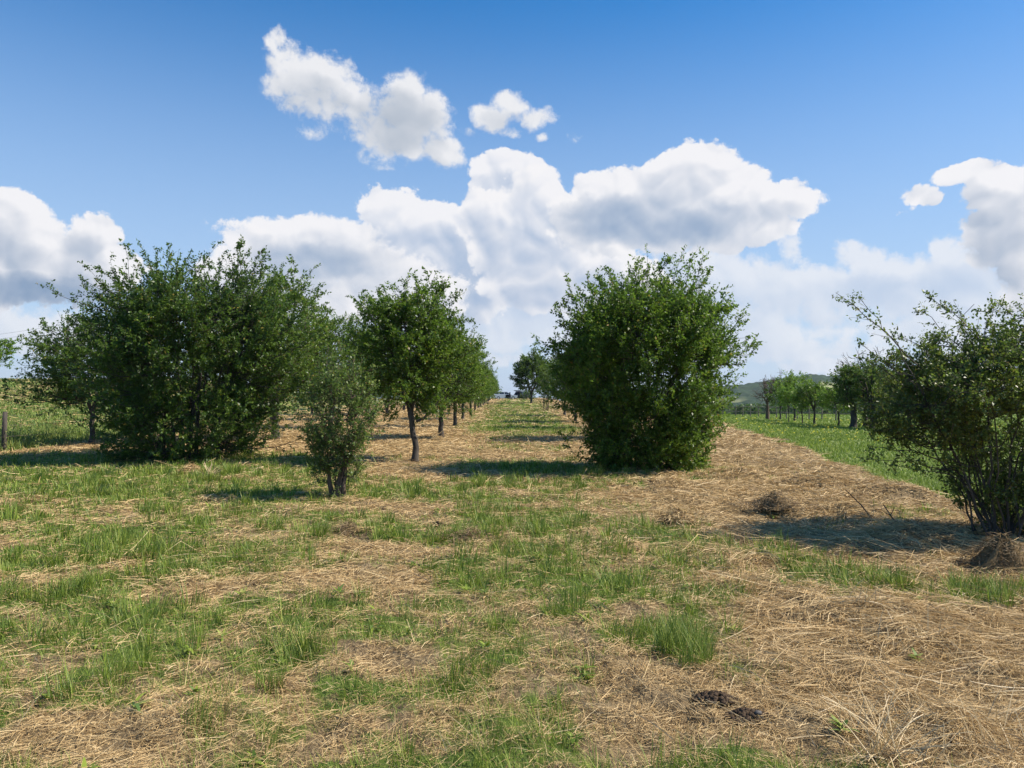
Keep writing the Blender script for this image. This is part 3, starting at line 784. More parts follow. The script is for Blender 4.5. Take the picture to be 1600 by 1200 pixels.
def grow(kind, centre, radii, n_shoots, twigs, leaves, leaf, base_r=.5, n_stems=10, trunk_h=1.3, trunk_r=.085, lump=.28, spiky=.25,
         up=.55, low=-.55, extra=(), bare=0.0, fine=False, lean=(0, 0), twl=(.16, .42), wood_r=.022, inner=.45, trunk_pts=None, shell=.72, gapseed=None, upb=.9, dr=.15, lift=.45, low_tips=(), boxy=2.0):
    """returns wood, twig, leaf arrays; local coordinates, base at the origin"""
    centre, radii = np.array(centre, float), np.array(radii, float)
    wood, limbs = [], []
    if kind == 'tree':
        fork = np.array([lean[0], lean[1], trunk_h])
        tp = wobble(np.zeros(3) + [0, 0, -.08], np.array([lean[0] * .1 + .04, lean[1] * .1, trunk_h * .55]), fork, 8, .016)
        rr = trunk_r * np.array([1.55, 1.12, 1.0, .95, .92, .9, .92, 1.0])
        wood.append(tube(tp, rr, 9))
        for i in range(n_stems):
            a = 2 * pi * (i + rng.uniform(-.3, .3)) / n_stems
            e = rng.uniform(.35, 1.0)
            dv = np.array([math.cos(a) * math.cos(e), math.sin(a) * math.cos(e), math.sin(e)])
            tgt = centre + dv * radii * inner * rng.uniform(.8, 1.3) + [0, 0, .1]
            st = fork - np.array([0, 0, rng.uniform(0, .22) * trunk_h])
            pts = wobble(st, st * .45 + tgt * .55 + [0, 0, -.15 * radii[2]], tgt, 8, .035)
            limbs.append(pts); wood.append(tube(pts, np.linspace(trunk_r * .55, trunk_r * .2, 8), 6))
    else:
        for i in range(n_stems):
            a = 2 * pi * (i + rng.uniform(-.4, .4)) / n_stems
            b0 = np.array([math.cos(a), math.sin(a), 0]) * base_r * math.sqrt(rng.random()) * np.array([1, .7, 0]) + [0, 0, -.05]
            e = rng.uniform(-.2, 1.2) if lift > .2 else rng.uniform(-.65, 1.1)
            dv = np.array([math.cos(a) * math.cos(e), math.sin(a) * math.cos(e), math.sin(e)])
            tgt = centre + dv * radii * inner * rng.uniform(.7, 1.3)
            pts = wobble(b0, b0 * .8 + tgt * .2 + [0, 0, lift * tgt[2]], tgt, 9, .035)
            limbs.append(pts); wood.append(tube(pts, np.linspace(wood_r * rng.uniform(.9, 1.5), wood_r * .45, 9), 6))
    LP = np.concatenate([l[2 if kind == 'tree' else 1:] for l in limbs])
    # tips spread over an uneven envelope
    ph = rng.uniform(0, 6.3, 12)
    tips = []
    while len(tips) < n_shoots:
        dv = rng.normal(0, 1, 3); dv /= np.linalg.norm(dv)
        if dv[2] < low or (dv[2] < 0 and rng.random() > .75): continue
        a, e = math.atan2(dv[1], dv[0]), math.asin(dv[2])
        dv = dv / (np.abs(dv) ** boxy).sum() ** (1 / boxy)
        lum = 1 + lump * (.5 * math.sin(2 * a + ph[0]) * math.cos(e) + .6 * math.sin(3 * a + 4 * e + ph[1]) + .5 * math.sin(5 * a - 3 * e + ph[2]) + .35 * math.sin(9 * a + 7 * e + ph[3])) * .6
        rad = rng.uniform(shell, 1.0) if rng.random() < .75 else rng.uniform(.35, .9)
        if rng.random() < spiky: rad *= rng.uniform(1.0, 1.28)
        tips.append(centre + dv * radii * lum * rad)
    for (cx, cy, rx, ry, z0_, z1_, k_) in low_tips:
        a_ = rng.uniform(0, 2 * pi, k_); q_ = np.sqrt(rng.uniform(.15, 1, k_))
        tips += [np.array(v) for v in zip(cx + rx * q_ * np.cos(a_), cy + ry * q_ * np.sin(a_), rng.uniform(z0_, z1_, k_))]
    n_shoots = len(tips)
    tips = np.array(tips + [np.array(e_) for e_ in extra])
    tw_p, tw_d, tw_l = [], [], []
    lf_p, lf_d, lf_s = [], [], []
    for ti, tip in enumerate(tips):
        dd = np.linalg.norm(LP - tip, axis=1) + 1.1 * np.maximum(0, LP[:, 2] - tip[2] + .25)
        j = rng.choice(np.argsort(dd)[:6]); st = LP[j]
        ln = np.linalg.norm(tip - st)
        ctrl = (st + tip) / 2 + np.array([0, 0, -up * .32 * ln]) + (st - centre) * .15
        if ti >= n_shoots: ctrl = (st + tip) / 2 + np.array([0, 0, .12 * ln])
        pts = wobble(st, ctrl, tip, 7, .022)
        r0 = min(.016, .005 + ln * .006) * (wood_r / .022)
        wood.append(tube(pts, np.linspace(r0, .0025, 7), 4))
        if rng.random() < bare: continue
        nt = twigs
        t = np.sort(rng.uniform(.22, 1.0, nt)) ** .8
        k_ = t * 6; i0 = np.minimum(k_.astype(int), 5); fr = (k_ - i0)[:, None]
        pp = pts[i0] * (1 - fr) + pts[i0 + 1] * fr
        tg = pts[i0 + 1] - pts[i0]; tg /= np.linalg.norm(tg, axis=1, keepdims=True) + 1e-9
        out_ = pp - centre; out_ /= np.linalg.norm(out_, axis=1, keepdims=True) + 1e-9
        dv = tg * .8 + rng.normal(0, .55, (nt, 3)) + out_ * .25 + np.array([0, 0, .2 * up])
        dv /= np.linalg.norm(dv, axis=1, keepdims=True)
        tw_p.append(pp); tw_d.append(dv); tw_l.append(rng.uniform(*twl, nt) * (1.15 - .5 * t))
        # leaves straight on the shoot tip
        m = max(4, leaves // 2); t = rng.uniform(.5, 1.0, m); k_ = t * 6; i0 = np.minimum(k_.astype(int), 5); fr = (k_ - i0)[:, None]
        lf_p.append(pts[i0] * (1 - fr) + pts[i0 + 1] * fr); d_ = pts[i0 + 1] - pts[i0]
        lf_d.append(d_ / (np.linalg.norm(d_, axis=1, keepdims=True) + 1e-9) * .5 + rng.normal(0, .6, (m, 3)))
        lf_s.append(leaf * rng.uniform(.6, 1.15, m))
    tw_p, tw_d, tw_l = np.concatenate(tw_p), np.concatenate(tw_d), np.concatenate(tw_l)
    TV, TQ, mid = ribbons3(tw_p, tw_d, tw_l, np.full(len(tw_p), .0065 if not fine else .005), 2, dr)
    n = len(tw_p); nl = leaves
    t = rng.uniform(.12, 1.05, (n, nl)) * 2; i0 = np.minimum(t.astype(int), 1); fr = (t - i0)[..., None]
    ar = np.arange(n)[:, None]
    a_, b_ = mid[ar, i0], mid[ar, i0 + 1]
    LPp = (a_ * (1 - fr) + b_ * fr).reshape(-1, 3) + rng.normal(0, .014, (n * nl, 3))
    LD = (tw_d[:, None] * .55 + rng.normal(0, .62, (n, nl, 3)) + np.array([0, 0, -.12])).reshape(-1, 3)
    lf_p.append(LPp); lf_d.append(LD); lf_s.append(leaf * rng.uniform(.55, 1.2, n * nl))
    LV, LQ = leaves_mesh(np.concatenate(lf_p), np.concatenate(lf_d), np.concatenate(lf_s), fine, upb=upb)
    return join(wood), (TV, TQ), (LV, LQ)

def plant(name, label, cat, loc, geo, m_leaf, m_bark, rz=0.0, group=None, sc=1.0, wood_name='trunk'):
    r_ = thing(name, label, cat, loc, rz, group, sc)
    (WV, WQ), (TV, TQ), (LV, LQ) = geo
    WV, WQ = join([(WV, WQ), (TV, TQ)])
    link(wood_name, quads_mesh(wood_name, WV, WQ, True), m_bark, r_)
    link('crown', quads_mesh('crown', LV, LQ), m_leaf, r_)
    return r_

def copy_tree(src, name, label, loc, rz=0.0, sc=1.0, group=None):
    r_ = src.copy(); C.objects.link(r_); r_.name = name
    r_.location = loc; r_.rotation_euler = (0, 0, rz); r_.scale = (sc, sc, sc) if not hasattr(sc, '__len__') else sc
    r_['label'] = label
    if group: r_['group'] = group
    for ch in list(src.children):
        c_ = ch.copy(); C.objects.link(c_); c_.parent = r_
    return r_

def at(px, d):
    """ground point at depth d on the sight line of column px"""
    x = (px - 800) / F * d
    return (x, d, float(zg(np.array([x]), np.array([d]))[0]))

# ---- orchard trees in rows
ORD = ['first', 'second', 'third', 'fourth', 'fifth', 'sixth', 'seventh', 'eighth', 'ninth', 'tenth', 'eleventh', 'twelfth', 'thirteenth', 'fourteenth']
def orchard_geo(seed, **kw):
    global rng
    rng = np.random.default_rng(seed)
    d = dict(kind='tree', centre=(0, 0, 2.5), radii=(1.6, 1.55, 1.6), n_shoots=230, twigs=10, leaves=13, leaf=.070, n_stems=7, trunk_h=1.1, trunk_r=.085, inner=.5, spiky=.3, lump=.28, low=-.9)
    d.update(kw)
    return grow(**d)

g0 = orchard_geo(101, centre=(-.05, 0, 2.62), radii=(1.32, 1.4, 1.62), extra=[(-.85, .2, 4.0), (-1.15, 0, 3.85), (.3, 0, 4.35), (.0, .3, 4.3), (.75, 0, 4.2), (1.0, .2, 3.9), (-1.1, .1, 3.3)], lean=(-.10, .02), n_shoots=300, trunk_r=.072)
first = plant('orchard_tree', 'nearest fruit tree left of the grass track, leaning dark trunk with low right limb', 'tree', at(648, 17.0), g0, M_leaf, M_bark, group='fruit trees planted in rows')
LM = (np.array([(.04, 0, .92), (.22, 0, 1.0), (.42, .05, 1.22), (.62, .05, 1.5)]), np.array([.035, .03, .024, .015]))
V_, Q_ = tube(*LM, 6); link('limb', quads_mesh('limb', V_, Q_, True), M_bark, first)
protoA = [plant('orchard_tree', f'{ORD[i + 1]} fruit tree back in the row left of the grass track', 'tree', at(0, 20), orchard_geo(110 + i), M_leaf_mid if i != 1 else M_leaf, M_bark, group='fruit trees planted in rows') for i in range(3)]
for i in range(13):
    d = 25 + 8.0 * i + random.uniform(-.5, .5)
    x = -2.45 - .013 * (d - 25) + random.uniform(-.12, .12)
    loc = (x, d, float(zg(np.array([x]), np.array([d]))[0]))
    lab = f'{ORD[i + 1]} fruit tree back in the row left of the grass track'
    s_ = random.uniform(.93, 1.06)
    if i < 3:
        p_ = protoA[i]; p_.location = loc; p_['label'] = lab; p_.rotation_euler.z = random.uniform(0, 6); p_.scale = (s_, s_, s_)
    else:
        copy_tree(protoA[i % 3], 'orchard_tree', lab, loc, random.uniform(0, 6.28), (s_ * random.uniform(.9, 1.1), s_ * random.uniform(.9, 1.1), s_ * random.uniform(.9, 1.08)), 'fruit trees planted in rows')
# row behind the big left bush
for i in range(11):
    d = 23.6 + 8.0 * i + random.uniform(-.4, .4)
    x = -7.65 - .013 * (d - 23) + random.uniform(-.15, .15)
    loc = (x, d, float(zg(np.array([x]), np.array([d]))[0]))
    copy_tree(protoA[(i + 1) % 3], 'orchard_tree', f'{ORD[i]} fruit tree behind the big bush in the second row from the track', loc, random.uniform(0, 6.28), random.uniform(.95, 1.08) * (1.34 if i == 0 else 1.27 if i < 4 else 1.1), 'fruit trees planted in rows')
for i in range(7):
    d = 31.0 + 8.0 * i + random.uniform(-.4, .4)
    x = -12.6 - .013 * (d - 23) + random.uniform(-.15, .15)
    loc = (x, d, float(zg(np.array([x]), np.array([d]))[0]))
    copy_tree(protoA[i % 3], 'orchard_tree', f'{ORD[i]} fruit tree along the wire fence, behind the slim tree', loc, random.uniform(0, 6.28), random.uniform(.9, 1.02), 'fruit trees planted in rows')

# ---- the big dark bush on the left
rng = np.random.default_rng(5)
gL = grow('shrub', (.0, .3, 2.6), (2.78, 2.1, 2.02), 900, 11, 13, .072, base_r=.7, n_stems=16, low_tips=[(0, 0, 2.0, 1.8, .3, 1.5, 130)], lump=.36, spiky=.5, up=.75, low=-.80, inner=.55, wood_r=.02, shell=.62, boxy=2.7,
          extra=[(-2.35, -.2, 4.2), (-2.1, 0, 4.5), (-2.25, .1, 4.0), (-1.9, .1, 4.7), (-1.5, 0, 5.0), (-1.25, .2, 5.1), (-1.35, 0, 4.8), (-.45, 0, 4.95), (-.5, .1, 4.7), (.05, 0, 4.8), (1.05, 0, 4.85), (1.2, .1, 5.25), (1.25, -.1, 5.1), (1.15, .0, 5.0), (1.35, .1, 4.9), (1.45, .3, 4.7), (1.7, 0, 4.4), (1.9, 0, 4.1), (2.1, .1, 3.8), (-2.6, .3, 3.6), (-2.7, 0, 3.3), (-2.6, .1, 3.9), (-2.9, .1, 1.9), (-3.0, .3, 1.7), (-2.7, 0, 1.5), (-3.2, .1, 2.1), (-3.5, .1, 1.9), (-3.3, .2, 2.3), (2.5, .2, 3.4), (2.8, 0, 2.9), (2.7, .1, 2.4), (2.6, 0, 1.9), (-1.9, .2, 4.4), (.7, .2, 4.7), (2.4, -.3, 1.2)])
plant('big_bush', 'huge dark green bush with ragged top, largest plant on the left', 'bush', at(294, 17.2), gL, M_leaf_dark, M_bark, wood_name='stems')
# ---- slim tree left of it
rng = np.random.default_rng(6)
gS = grow('tree', (.35, 0, 2.15), (2.35, 1.5, 1.7), 330, 10, 13, .070, n_stems=7, trunk_h=1.1, trunk_r=.07, inner=.55, lump=.35, spiky=.35, low=-.6,
          extra=[(-2.1, 0, 2.0), (-2.2, .1, 1.85), (-1.9, 0, 2.3), (-1.5, 0, .8), (0, 0, 3.7), (.1, .1, 3.5)])
plant('slim_tree', 'low spreading dark tree on a thin trunk, left of the big bush', 'tree', at(143, 22.4), gS, M_leaf_dark, M_bark, sc=(1.12, 1.1, 1.06))
# ---- the rounded bush right of the track
rng = np.random.default_rng(9)
gR = grow('shrub', (.03, .1, 2.35), (1.98, 1.65, 1.88), 760, 12, 14, .066, base_r=.8, n_stems=18, low_tips=[(.1, 0, 1.25, 1.2, .1, 1.2, 150)], shell=.62, lump=.14, spiky=.4, up=.9, low=-.90, inner=.55, wood_r=.016, boxy=2.1,
          extra=[(-.95, 0, 3.95), (-.75, 0, 4.15), (-.45, .1, 4.05), (-.1, 0, 4.35), (.3, 0, 4.3), (.55, 0, 4.4), (.8, .1, 4.55), (1.0, 0, 4.5), (1.2, 0, 4.5), (1.3, .1, 4.1), (1.6, 0, 3.75), (1.75, 0, 3.4), (2.1, 0, 2.75), (2.35, 0, 2.6), (2.25, .1, 2.4), (2.0, 0, 2.2), (-1.75, 0, 3.4), (-1.5, .1, 3.6), (-1.85, 0, 2.6), (.7, -.6, .5), (-1.0, -.8, .5), (0, -1.0, .4), (1.35, -.2, .9), (1.6, 0, 1.2), (-1.2, 0, .6)])
plant('round_bush', 'big rounded green bush right of the grass track, with upright shoots on top', 'bush', at(1008, 15.0), gR, M_leaf_mid, M_bark, wood_name='stems')
# ---- the small bush in the middle
rng = np.random.default_rng(12)
gM = grow('shrub', (.03, .0, 1.38), (.66, .6, .88), 150, 8, 9, .045, base_r=.1, n_stems=6, low_tips=[(-.08, 0, .52, .45, .45, 1.15, 70)], lump=.3, spiky=.35, up=.8, low=-.85, inner=.6, wood_r=.012,
          extra=[(.55, 0, 1.75), (.65, 0, 1.5), (.6, .1, 2.0), (.1, 0, 2.35), (.3, 0, 2.3), (-.2, 0, 2.15), (-.35, 0, 1.0), (-.4, .05, .75), (-.3, 0, 2.0)], twl=(.10, .26))
sb = plant('small_bush', 'small sparse bush with crooked brown base, standing alone before the tree row', 'bush', at(528, 11.3), gM, M_leaf_small, M_bark_brown, wood_name='stems')
st_ = [tube(wobble(np.array([.0, 0, -.05]), np.array([.02, 0, .3]), np.array([.17, .0, .68]), 7, .01), np.linspace(.075, .03, 7), 8),
       tube(wobble(np.array([-.03, 0, -.05]), np.array([-.14, 0, .2]), np.array([-.16, .0, .55]), 7, .01), np.linspace(.05, .02, 7), 8),
       tube(wobble(np.array([.06, .0, -.05]), np.array([.10, -.02, .12]), np.array([.13, -.03, .34]), 6, .01), np.linspace(.045, .03, 6), 8)]
V_, Q_ = join(st_); link('trunk', quads_mesh('trunk', V_, Q_, True), M_bark_brown, sb)
# ---- the thorny bush at the right edge
rng = np.random.default_rng(15)
def arching_bush():
    cen, rad = np.array([.10, .15, 1.74]), np.array([1.5, 1.1, .76])
    ex = [(-1.85, .1, 2.76), (-1.55, .15, 2.70), (-.95, 0, 2.55), (-1.15, 0, 2.25), (-.35, 0, 2.62), (-.12, 0, 2.64), (.15, 0, 2.62), (-1.65, -.2, 1.05), (-1.6, -.1, .9), (-1.4, -.3, .85), (-1.5, 0, 1.4), (-.25, .1, 2.55), (-1.5, .1, 1.2), (-.75, .2, 2.72), (-.6, .1, 2.6), (.0, .2, 2.7), (-.45, .1, 2.55)]
    return grow('shrub', cen, rad, 440, 10, 12, .038, base_r=.30, n_stems=24, lump=.26, spiky=.25, up=.25, low=-.50, inner=.70, wood_r=.0125, extra=ex, fine=True, twl=(.10, .26), shell=.6, lift=.10, bare=.10,
                low_tips=[(.3, .25, .75, .8, .5, 1.25, 110), (.5, .3, .5, .6, .15, .8, 70), (-.9, .1, .7, .5, 1.15, 1.6, 70)])
plant('thorny_bush', 'olive green thorny bush with bare arching lower branches at the right edge', 'bush', at(1572, 8.15), arching_bush(), M_leaf_olive, M_bark, wood_name='stems')

# ---- right of the track, far back
rng = np.random.default_rng(21)
gD = grow('tree', (.2, 0, 3.7), (2.7, 2.4, 2.9), 300, 9, 12, .17, n_stems=8, trunk_h=1.3, trunk_r=.14, inner=.5, lump=.35, spiky=.3, low=-.6, twl=(.3, .7))
plant('field_tree', 'dark ragged tree near the far end of the grass track, beside the parked cars', 'tree', at(830, 92), gD, M_leaf_dark, M_bark)
gD2 = grow('shrub', (0, 0, 1.9), (.9, .9, 1.7), 70, 6, 8, .075, base_r=.25, n_stems=8, lump=.3, up=.8, low=-.9, wood_r=.02)
plant('sapling', 'slender pale sapling just left of the rounded bush, far behind it', 'sapling', at(853, 57), gD2, M_leaf_mid, M_bark_brown, wood_name='stems')
gD3 = grow('shrub', (0, 0, .8), (1.6, 1.2, .95), 90, 6, 8, .12, base_r=.6, n_stems=9, lump=.3, up=.5, low=-.9)
plant('low_shrub', 'low dark shrub right of the dark car on the crest', 'shrub', at(826, 128), gD3, M_leaf_dark, M_bark, wood_name='stems')
for i, d in enumerate((24.0, 31.0, 38.5, 46.0)):
    copy_tree(protoA[(i + 1) % 3], 'orchard_tree', f'{ORD[i]} fruit tree hidden behind the rounded bush right of the grass track', (3.35 - .01 * i, d, float(zg(np.array([3.3]), np.array([d]))[0])), random.uniform(0, 6.28), .97, 'fruit trees planted in rows')

# ---- meadow trees on the right
def small_geo(seed, h, r_, th, tr=.06, leaf=.10, n=90, **kw):
    global rng
    rng = np.random.default_rng(seed)
    ch = (h - th) / 2
    d = dict(kind='tree', centre=(0, 0, th + ch * 1.0), radii=(r_, r_, ch * 1.05), n_shoots=n, twigs=7, leaves=9, leaf=leaf, n_stems=6, trunk_h=th, trunk_r=tr, inner=.5, lump=.32, spiky=.25, low=-.7, twl=(.2, .45))
    d.update(kw)
    return grow(**d)
def dd(py): return 1.15 * F / (py - HY - 22.84)
GRP = 'fruit trees in the far meadow'
def far_tree(px, py, h, r_, th, seed, mat, label, name='meadow_tree', **kw):
    return plant(name, label, 'tree', at(px, dd(py)), small_geo(seed, h, r_, th, **kw), mat, M_bark, group=GRP)
far_tree(1219, 656, 3.0, 1.15, 1.0, 301, M_leaf_mid, 'dark green meadow tree just right of the bare brown tree')
far_tree(1241, 659.5, 3.3, 1.25, 1.1, 302, M_leaf_light, 'tallest light green meadow tree between the bare tree and the hill slope', tr=.07, n=110)
far_tree(1232, 661, 2.3, .62, .9, 303, M_leaf_light, 'thin young light green tree before the tallest light green meadow tree', tr=.03, n=50)
far_tree(1253, 664, 2.0, .6, .75, 304, M_leaf_light, 'narrow bright green young tree on a pale straight stem in the meadow', tr=.035, n=55)
far_tree(1272, 665, 2.35, 1.0, .9, 305, M_leaf_mid, 'round dark meadow tree with forked trunk, mid of the far group', tr=.06)
far_tree(1310, 667, 2.0, 1.1, .75, 306, M_leaf_light, 'wide low bright green meadow tree left of the thick dark trunk', tr=.05)
far_tree(1333, 669.5, 3.0, 1.15, .95, 307, M_leaf_dark, 'dark meadow tree on the thickest trunk, left of the thorny bush', tr=.16, n=130)
far_tree(1362, 670.5, 3.2, 1.5, .8, 308, M_leaf_dark, 'dark wide tree half behind the thorny bush, right of the thickest trunk', tr=.12, n=130)
far_tree(1420, 672, 3.0, 1.5, .8, 309, M_leaf_dark, 'dark tree behind the middle of the thorny bush', tr=.10, n=110)
far_tree(1490, 672, 3.1, 1.6, .8, 310, M_leaf_mid, 'tree behind the right part of the thorny bush', tr=.10, n=110)

def bare_geo(seed, h, spread, th, tr, n=70):
    global rng
    rng = np.random.default_rng(seed)
    wood = [tube(wobble(np.array([0, 0, -.05]), np.array([.03, 0, th / 2]), np.array([0, 0, th]), 6, .02), np.linspace(tr * 1.3, tr * .8, 6), 8)]
    def rec(p, d, ln, r_, lv):
        n_ = 5
        pts = [p]
        for _ in range(n_):
            d = d + rng.normal(0, .22, 3) + np.array([0, 0, .05]); d /= np.linalg.norm(d)
            pts.append(pts[-1] + d * ln / n_)
        wood.append(tube(np.array(pts), np.linspace(r_, r_ * .55, n_ + 1), 5 if lv < 2 else 4))
        if lv >= 5: return
        for _ in range(3):
            k_ = rng.integers(2, n_ + 1); nd = d + rng.normal(0, spread, 3); nd /= np.linalg.norm(nd)
            rec(pts[k_], nd, ln * rng.uniform(.55, .8), max(.009, r_ * .58), lv + 1)
    for i in range(5):
        a = 2 * pi * i / 5 + rng.uniform(-.4, .4)
        d = np.array([math.cos(a) * .6, math.sin(a) * .6, 1.0]); d /= np.linalg.norm(d)
        rec(np.array([0, 0, th]), d, (h - th) * .42, tr * .5, 1)
    return join(wood)
r_ = thing('bare_tree', 'bare reddish brown tree at the left end of the far meadow group', 'tree', at(1199, dd(655.2)), group=GRP)
V_, Q_ = bare_geo(401, 4.3, .55, 1.1, .13)
link('trunk', quads_mesh('trunk', V_, Q_, True), M_bark_brown, r_)
r_ = thing('dead_tree', 'dead tree whose bare crooked top shows above the thickest trunk', 'tree', at(1352, 37.0), group=GRP)
V_, Q_ = bare_geo(405, 4.6, .6, 1.5, .11)
link('trunk', quads_mesh('trunk', V_, Q_, True), M_bark, r_)
g_ = small_geo(420, 3.4, 1.4, .9, tr=.09, leaf=.14, n=90)
plant('crest_tree', 'small tree on the grassy crest at the far left edge', 'tree', at(-8, 57), g_, M_leaf_light, M_bark)

# ================================================================ fences
def box(x0, x1, y0, y1, z0, z1):
    V = np.array([[x, y, z] for z in (z0, z1) for x, y in ((x0, y0), (x1, y0), (x1, y1), (x0, y1))], float)
    Q = np.array([[0, 3, 2, 1], [4, 5, 6, 7], [0, 1, 5, 4], [1, 2, 6, 5], [2, 3, 7, 6], [3, 0, 4, 7]])
    return V, Q
def wire_fence():
    pts = [(-13.75, 13.9), (-13.72, 16.9), (-13.72, 19.75), (-13.6, 26.0), (-13.8, 32.0), (-14.0, 38.0), (-14.2, 44.0)]
    f = thing('wire_fence', 'rusty wire fence on dark wooden posts at the left edge', 'fence', (-13.7, 19.75, 0))
    tops = []
    for x, y in pts:
        z = float(zg(np.array([x]), np.array([y]))[0])
        V, Q = tube([(x + 13.7, y - 19.75, z - .1), (x + 13.7 + .01, y - 19.75, z + .6), (x + 13.7 + .03, y - 19.75, z + 1.12)], [.065, .06, .055], 8)
        n0 = len(V); Q = np.concatenate([Q, np.array([[16, 17, 18, 19], [16, 19, 20, 23], [20, 21, 22, 23]])])
        link('post', quads_mesh('post', V, Q, False), M_bark, f)
        tops.append((x + 13.7, y - 19.75, z))
    for hz in (.45, .75, 1.02):
        P_ = []
        for (a, b) in zip(tops[:-1], tops[1:]):
            for t in np.linspace(0, 1, 6)[:-1]:
                P_.append(((a[0] * (1 - t) + b[0] * t), a[1] * (1 - t) + b[1] * t, a[2] * (1 - t) + b[2] * t + hz - .05 * math.sin(pi * t)))
        V, Q = tube(P_, np.full(len(P_), .0035), 4)
        link('wire', quads_mesh('wire', V, Q), plain('fence_wire', (.25, .2, .17), .6, .6), f)
wire_fence()

def rail_fence():
    a = np.array(at(1120, 84)); b = np.array(at(1330, 50))
    f = thing('rail_fence', 'weathered wooden rail fence beyond the far meadow trees', 'fence', tuple(a))
    n = 14
    pp = []
    for i in range(n + 1):
        q = a * (1 - i / n) + b * i / n; q[2] = float(zg(np.array([q[0]]), np.array([q[1]]))[0])
        lc = q - a; pp.append(lc)
        V, Q = tube([lc + [0, 0, -.1], lc + [.02, 0, .6], lc + [.01, 0, 1.05]], [.055, .05, .045], 7)
        link('post', quads_mesh('post', V, Q), M_post, f)
    for i in range(n):
        for hz in (.5, .95):
            V, Q = tube([pp[i] + [-.08, -.09, hz], (pp[i] + pp[i + 1]) / 2 + [0, -.09, hz + random.uniform(-.03, .03)], pp[i + 1] + [.08, -.09, hz + random.uniform(-.05, .05)]], [.034, .033, .03], 6)
            link('rail', quads_mesh('rail', V, Q), M_post, f)
rail_fence()

def power_line():
    f = thing('power_line', 'three thin overhead wires crossing the sky at the left edge', 'power line', (0, 0, 0))
    mt = plain('wire_grey', (.22, .22, .23), .5, .5)
    for i, (ya, yb) in enumerate(((516, 486), (524, 493), (540, 508))):
        D_ = 150 + 4 * i
        pa, pb = (-60, ya + 14), (260, yb - 34)
        A = np.array([(pa[0] - 800) / F * D_, D_, CAMH + (HY - pa[1]) / F * D_]); B = np.array([(pb[0] - 800) / F * D_, D_ + 10, CAMH + (HY - pb[1]) / F * D_])
        t = np.linspace(0, 1, 14)[:, None]
        P_ = A * (1 - t) + B * t + np.array([0, 0, -1.0]) * np.sin(t * pi)
        V, Q = tube(P_, np.full(14, .02), 4)
        link('wire', quads_mesh('wire', V, Q), mt, f)
    for (x, y, zt) in ((A[0] - 1, A[1] - 4, A[2] + 1.2), (B[0], B[1] - 4, B[2] + 1.2)):
        z0 = float(zbase(x, y))
        V, Q = tube([(x, y, z0 - .2), (x, y, z0 + (zt - z0) / 2), (x, y, zt)], [.16, .14, .11], 8)
        link('pole', quads_mesh('pole', V, Q), M_post, f)
power_line()

# ================================================================ far hills and wood
def hills():
    m, nb, bs = new_mat('wooded_hill')
    P3 = nb.n('ShaderNodeNewGeometry').outputs['Position']
    n1 = nb.noise(P3, .035, 6.0, .7); n2 = nb.noise(P3, .006, 3.0, .5)
    fc = nb.ramp(n1, [(.3, (.012, .028, .012)), (.6, (.03, .055, .020)), (.8, (.05, .08, .03))])
    fld = nb.n('ShaderNodeAttribute', attribute_name='field').outputs['Fac']
    fcol = nb.ramp(n2, [(.4, (.22, .25, .10)), (.6, (.34, .33, .16))])
    nb.put(bs.inputs['Base Color'], nb.mix(fld, fc, fcol)); bs.inputs['Roughness'].default_value = .95; bs.inputs['Specular IOR Level'].default_value = .05
    # a ridge facing the orchard, 900 to 1700 m off
    az_ = np.linspace(R(4), R(62), 520); r = np.linspace(650, 1900, 110)
    A, Rr = np.meshgrid(az_, r)
    px = 800 + F * np.tan(A)
    def crest(px):
        xs = [850, 1000, 1130, 1180, 1215, 1260, 1285, 1302, 1320, 1380, 1500, 1700, 3000]
        ys = [622, 614, 606, 601, 595, 589, 588.5, 591, 588, 583, 580, 584, 600]
        return np.interp(px, xs, ys)
    top = 1450.0
    hcrest = CAMH + (HY - crest(px)) / F * top * np.cos(A)
    x, y = Rr * np.sin(A), Rr * np.cos(A)
    prof = ss(650, 1450, Rr) - .8 * ss(1450, 1900, Rr)
    zlow = zbase(x, y) * .0 - 45
    z = zlow + (hcrest - zlow) * prof
    fieldm = ss(.60, .66, fbm(x / 170, y / 260, 2, 901)) * ss(1150, 1050, Rr) * .8
    fieldm = np.maximum(fieldm, ss(1, .6, ((px - 1305) / 34) ** 2 + ((Rr - 1180) / 60) ** 2))
    z = z + (fbm(x / 16, y / 16, 3, 905) * 11 + vnoise(x / 7, y / 7, 908) * 4 - 6) * (1 - fieldm) * ss(650, 900, Rr)
    V = np.stack([x, y, z], -1).reshape(-1, 3)
    nr, nc = A.shape
    i = np.arange((nr - 1) * (nc - 1)); a, b = i // (nc - 1), i % (nc - 1)
    Q = np.stack([a * nc + b, a * nc + b + 1, (a + 1) * nc + b + 1, (a + 1) * nc + b], -1)
    o = link('hills', quads_mesh('hills', V, Q, False, {'field': fieldm.ravel()}), m)
    tag(o, 'wooded hill ridge with a pale field on its slope', kind='structure')
hills()

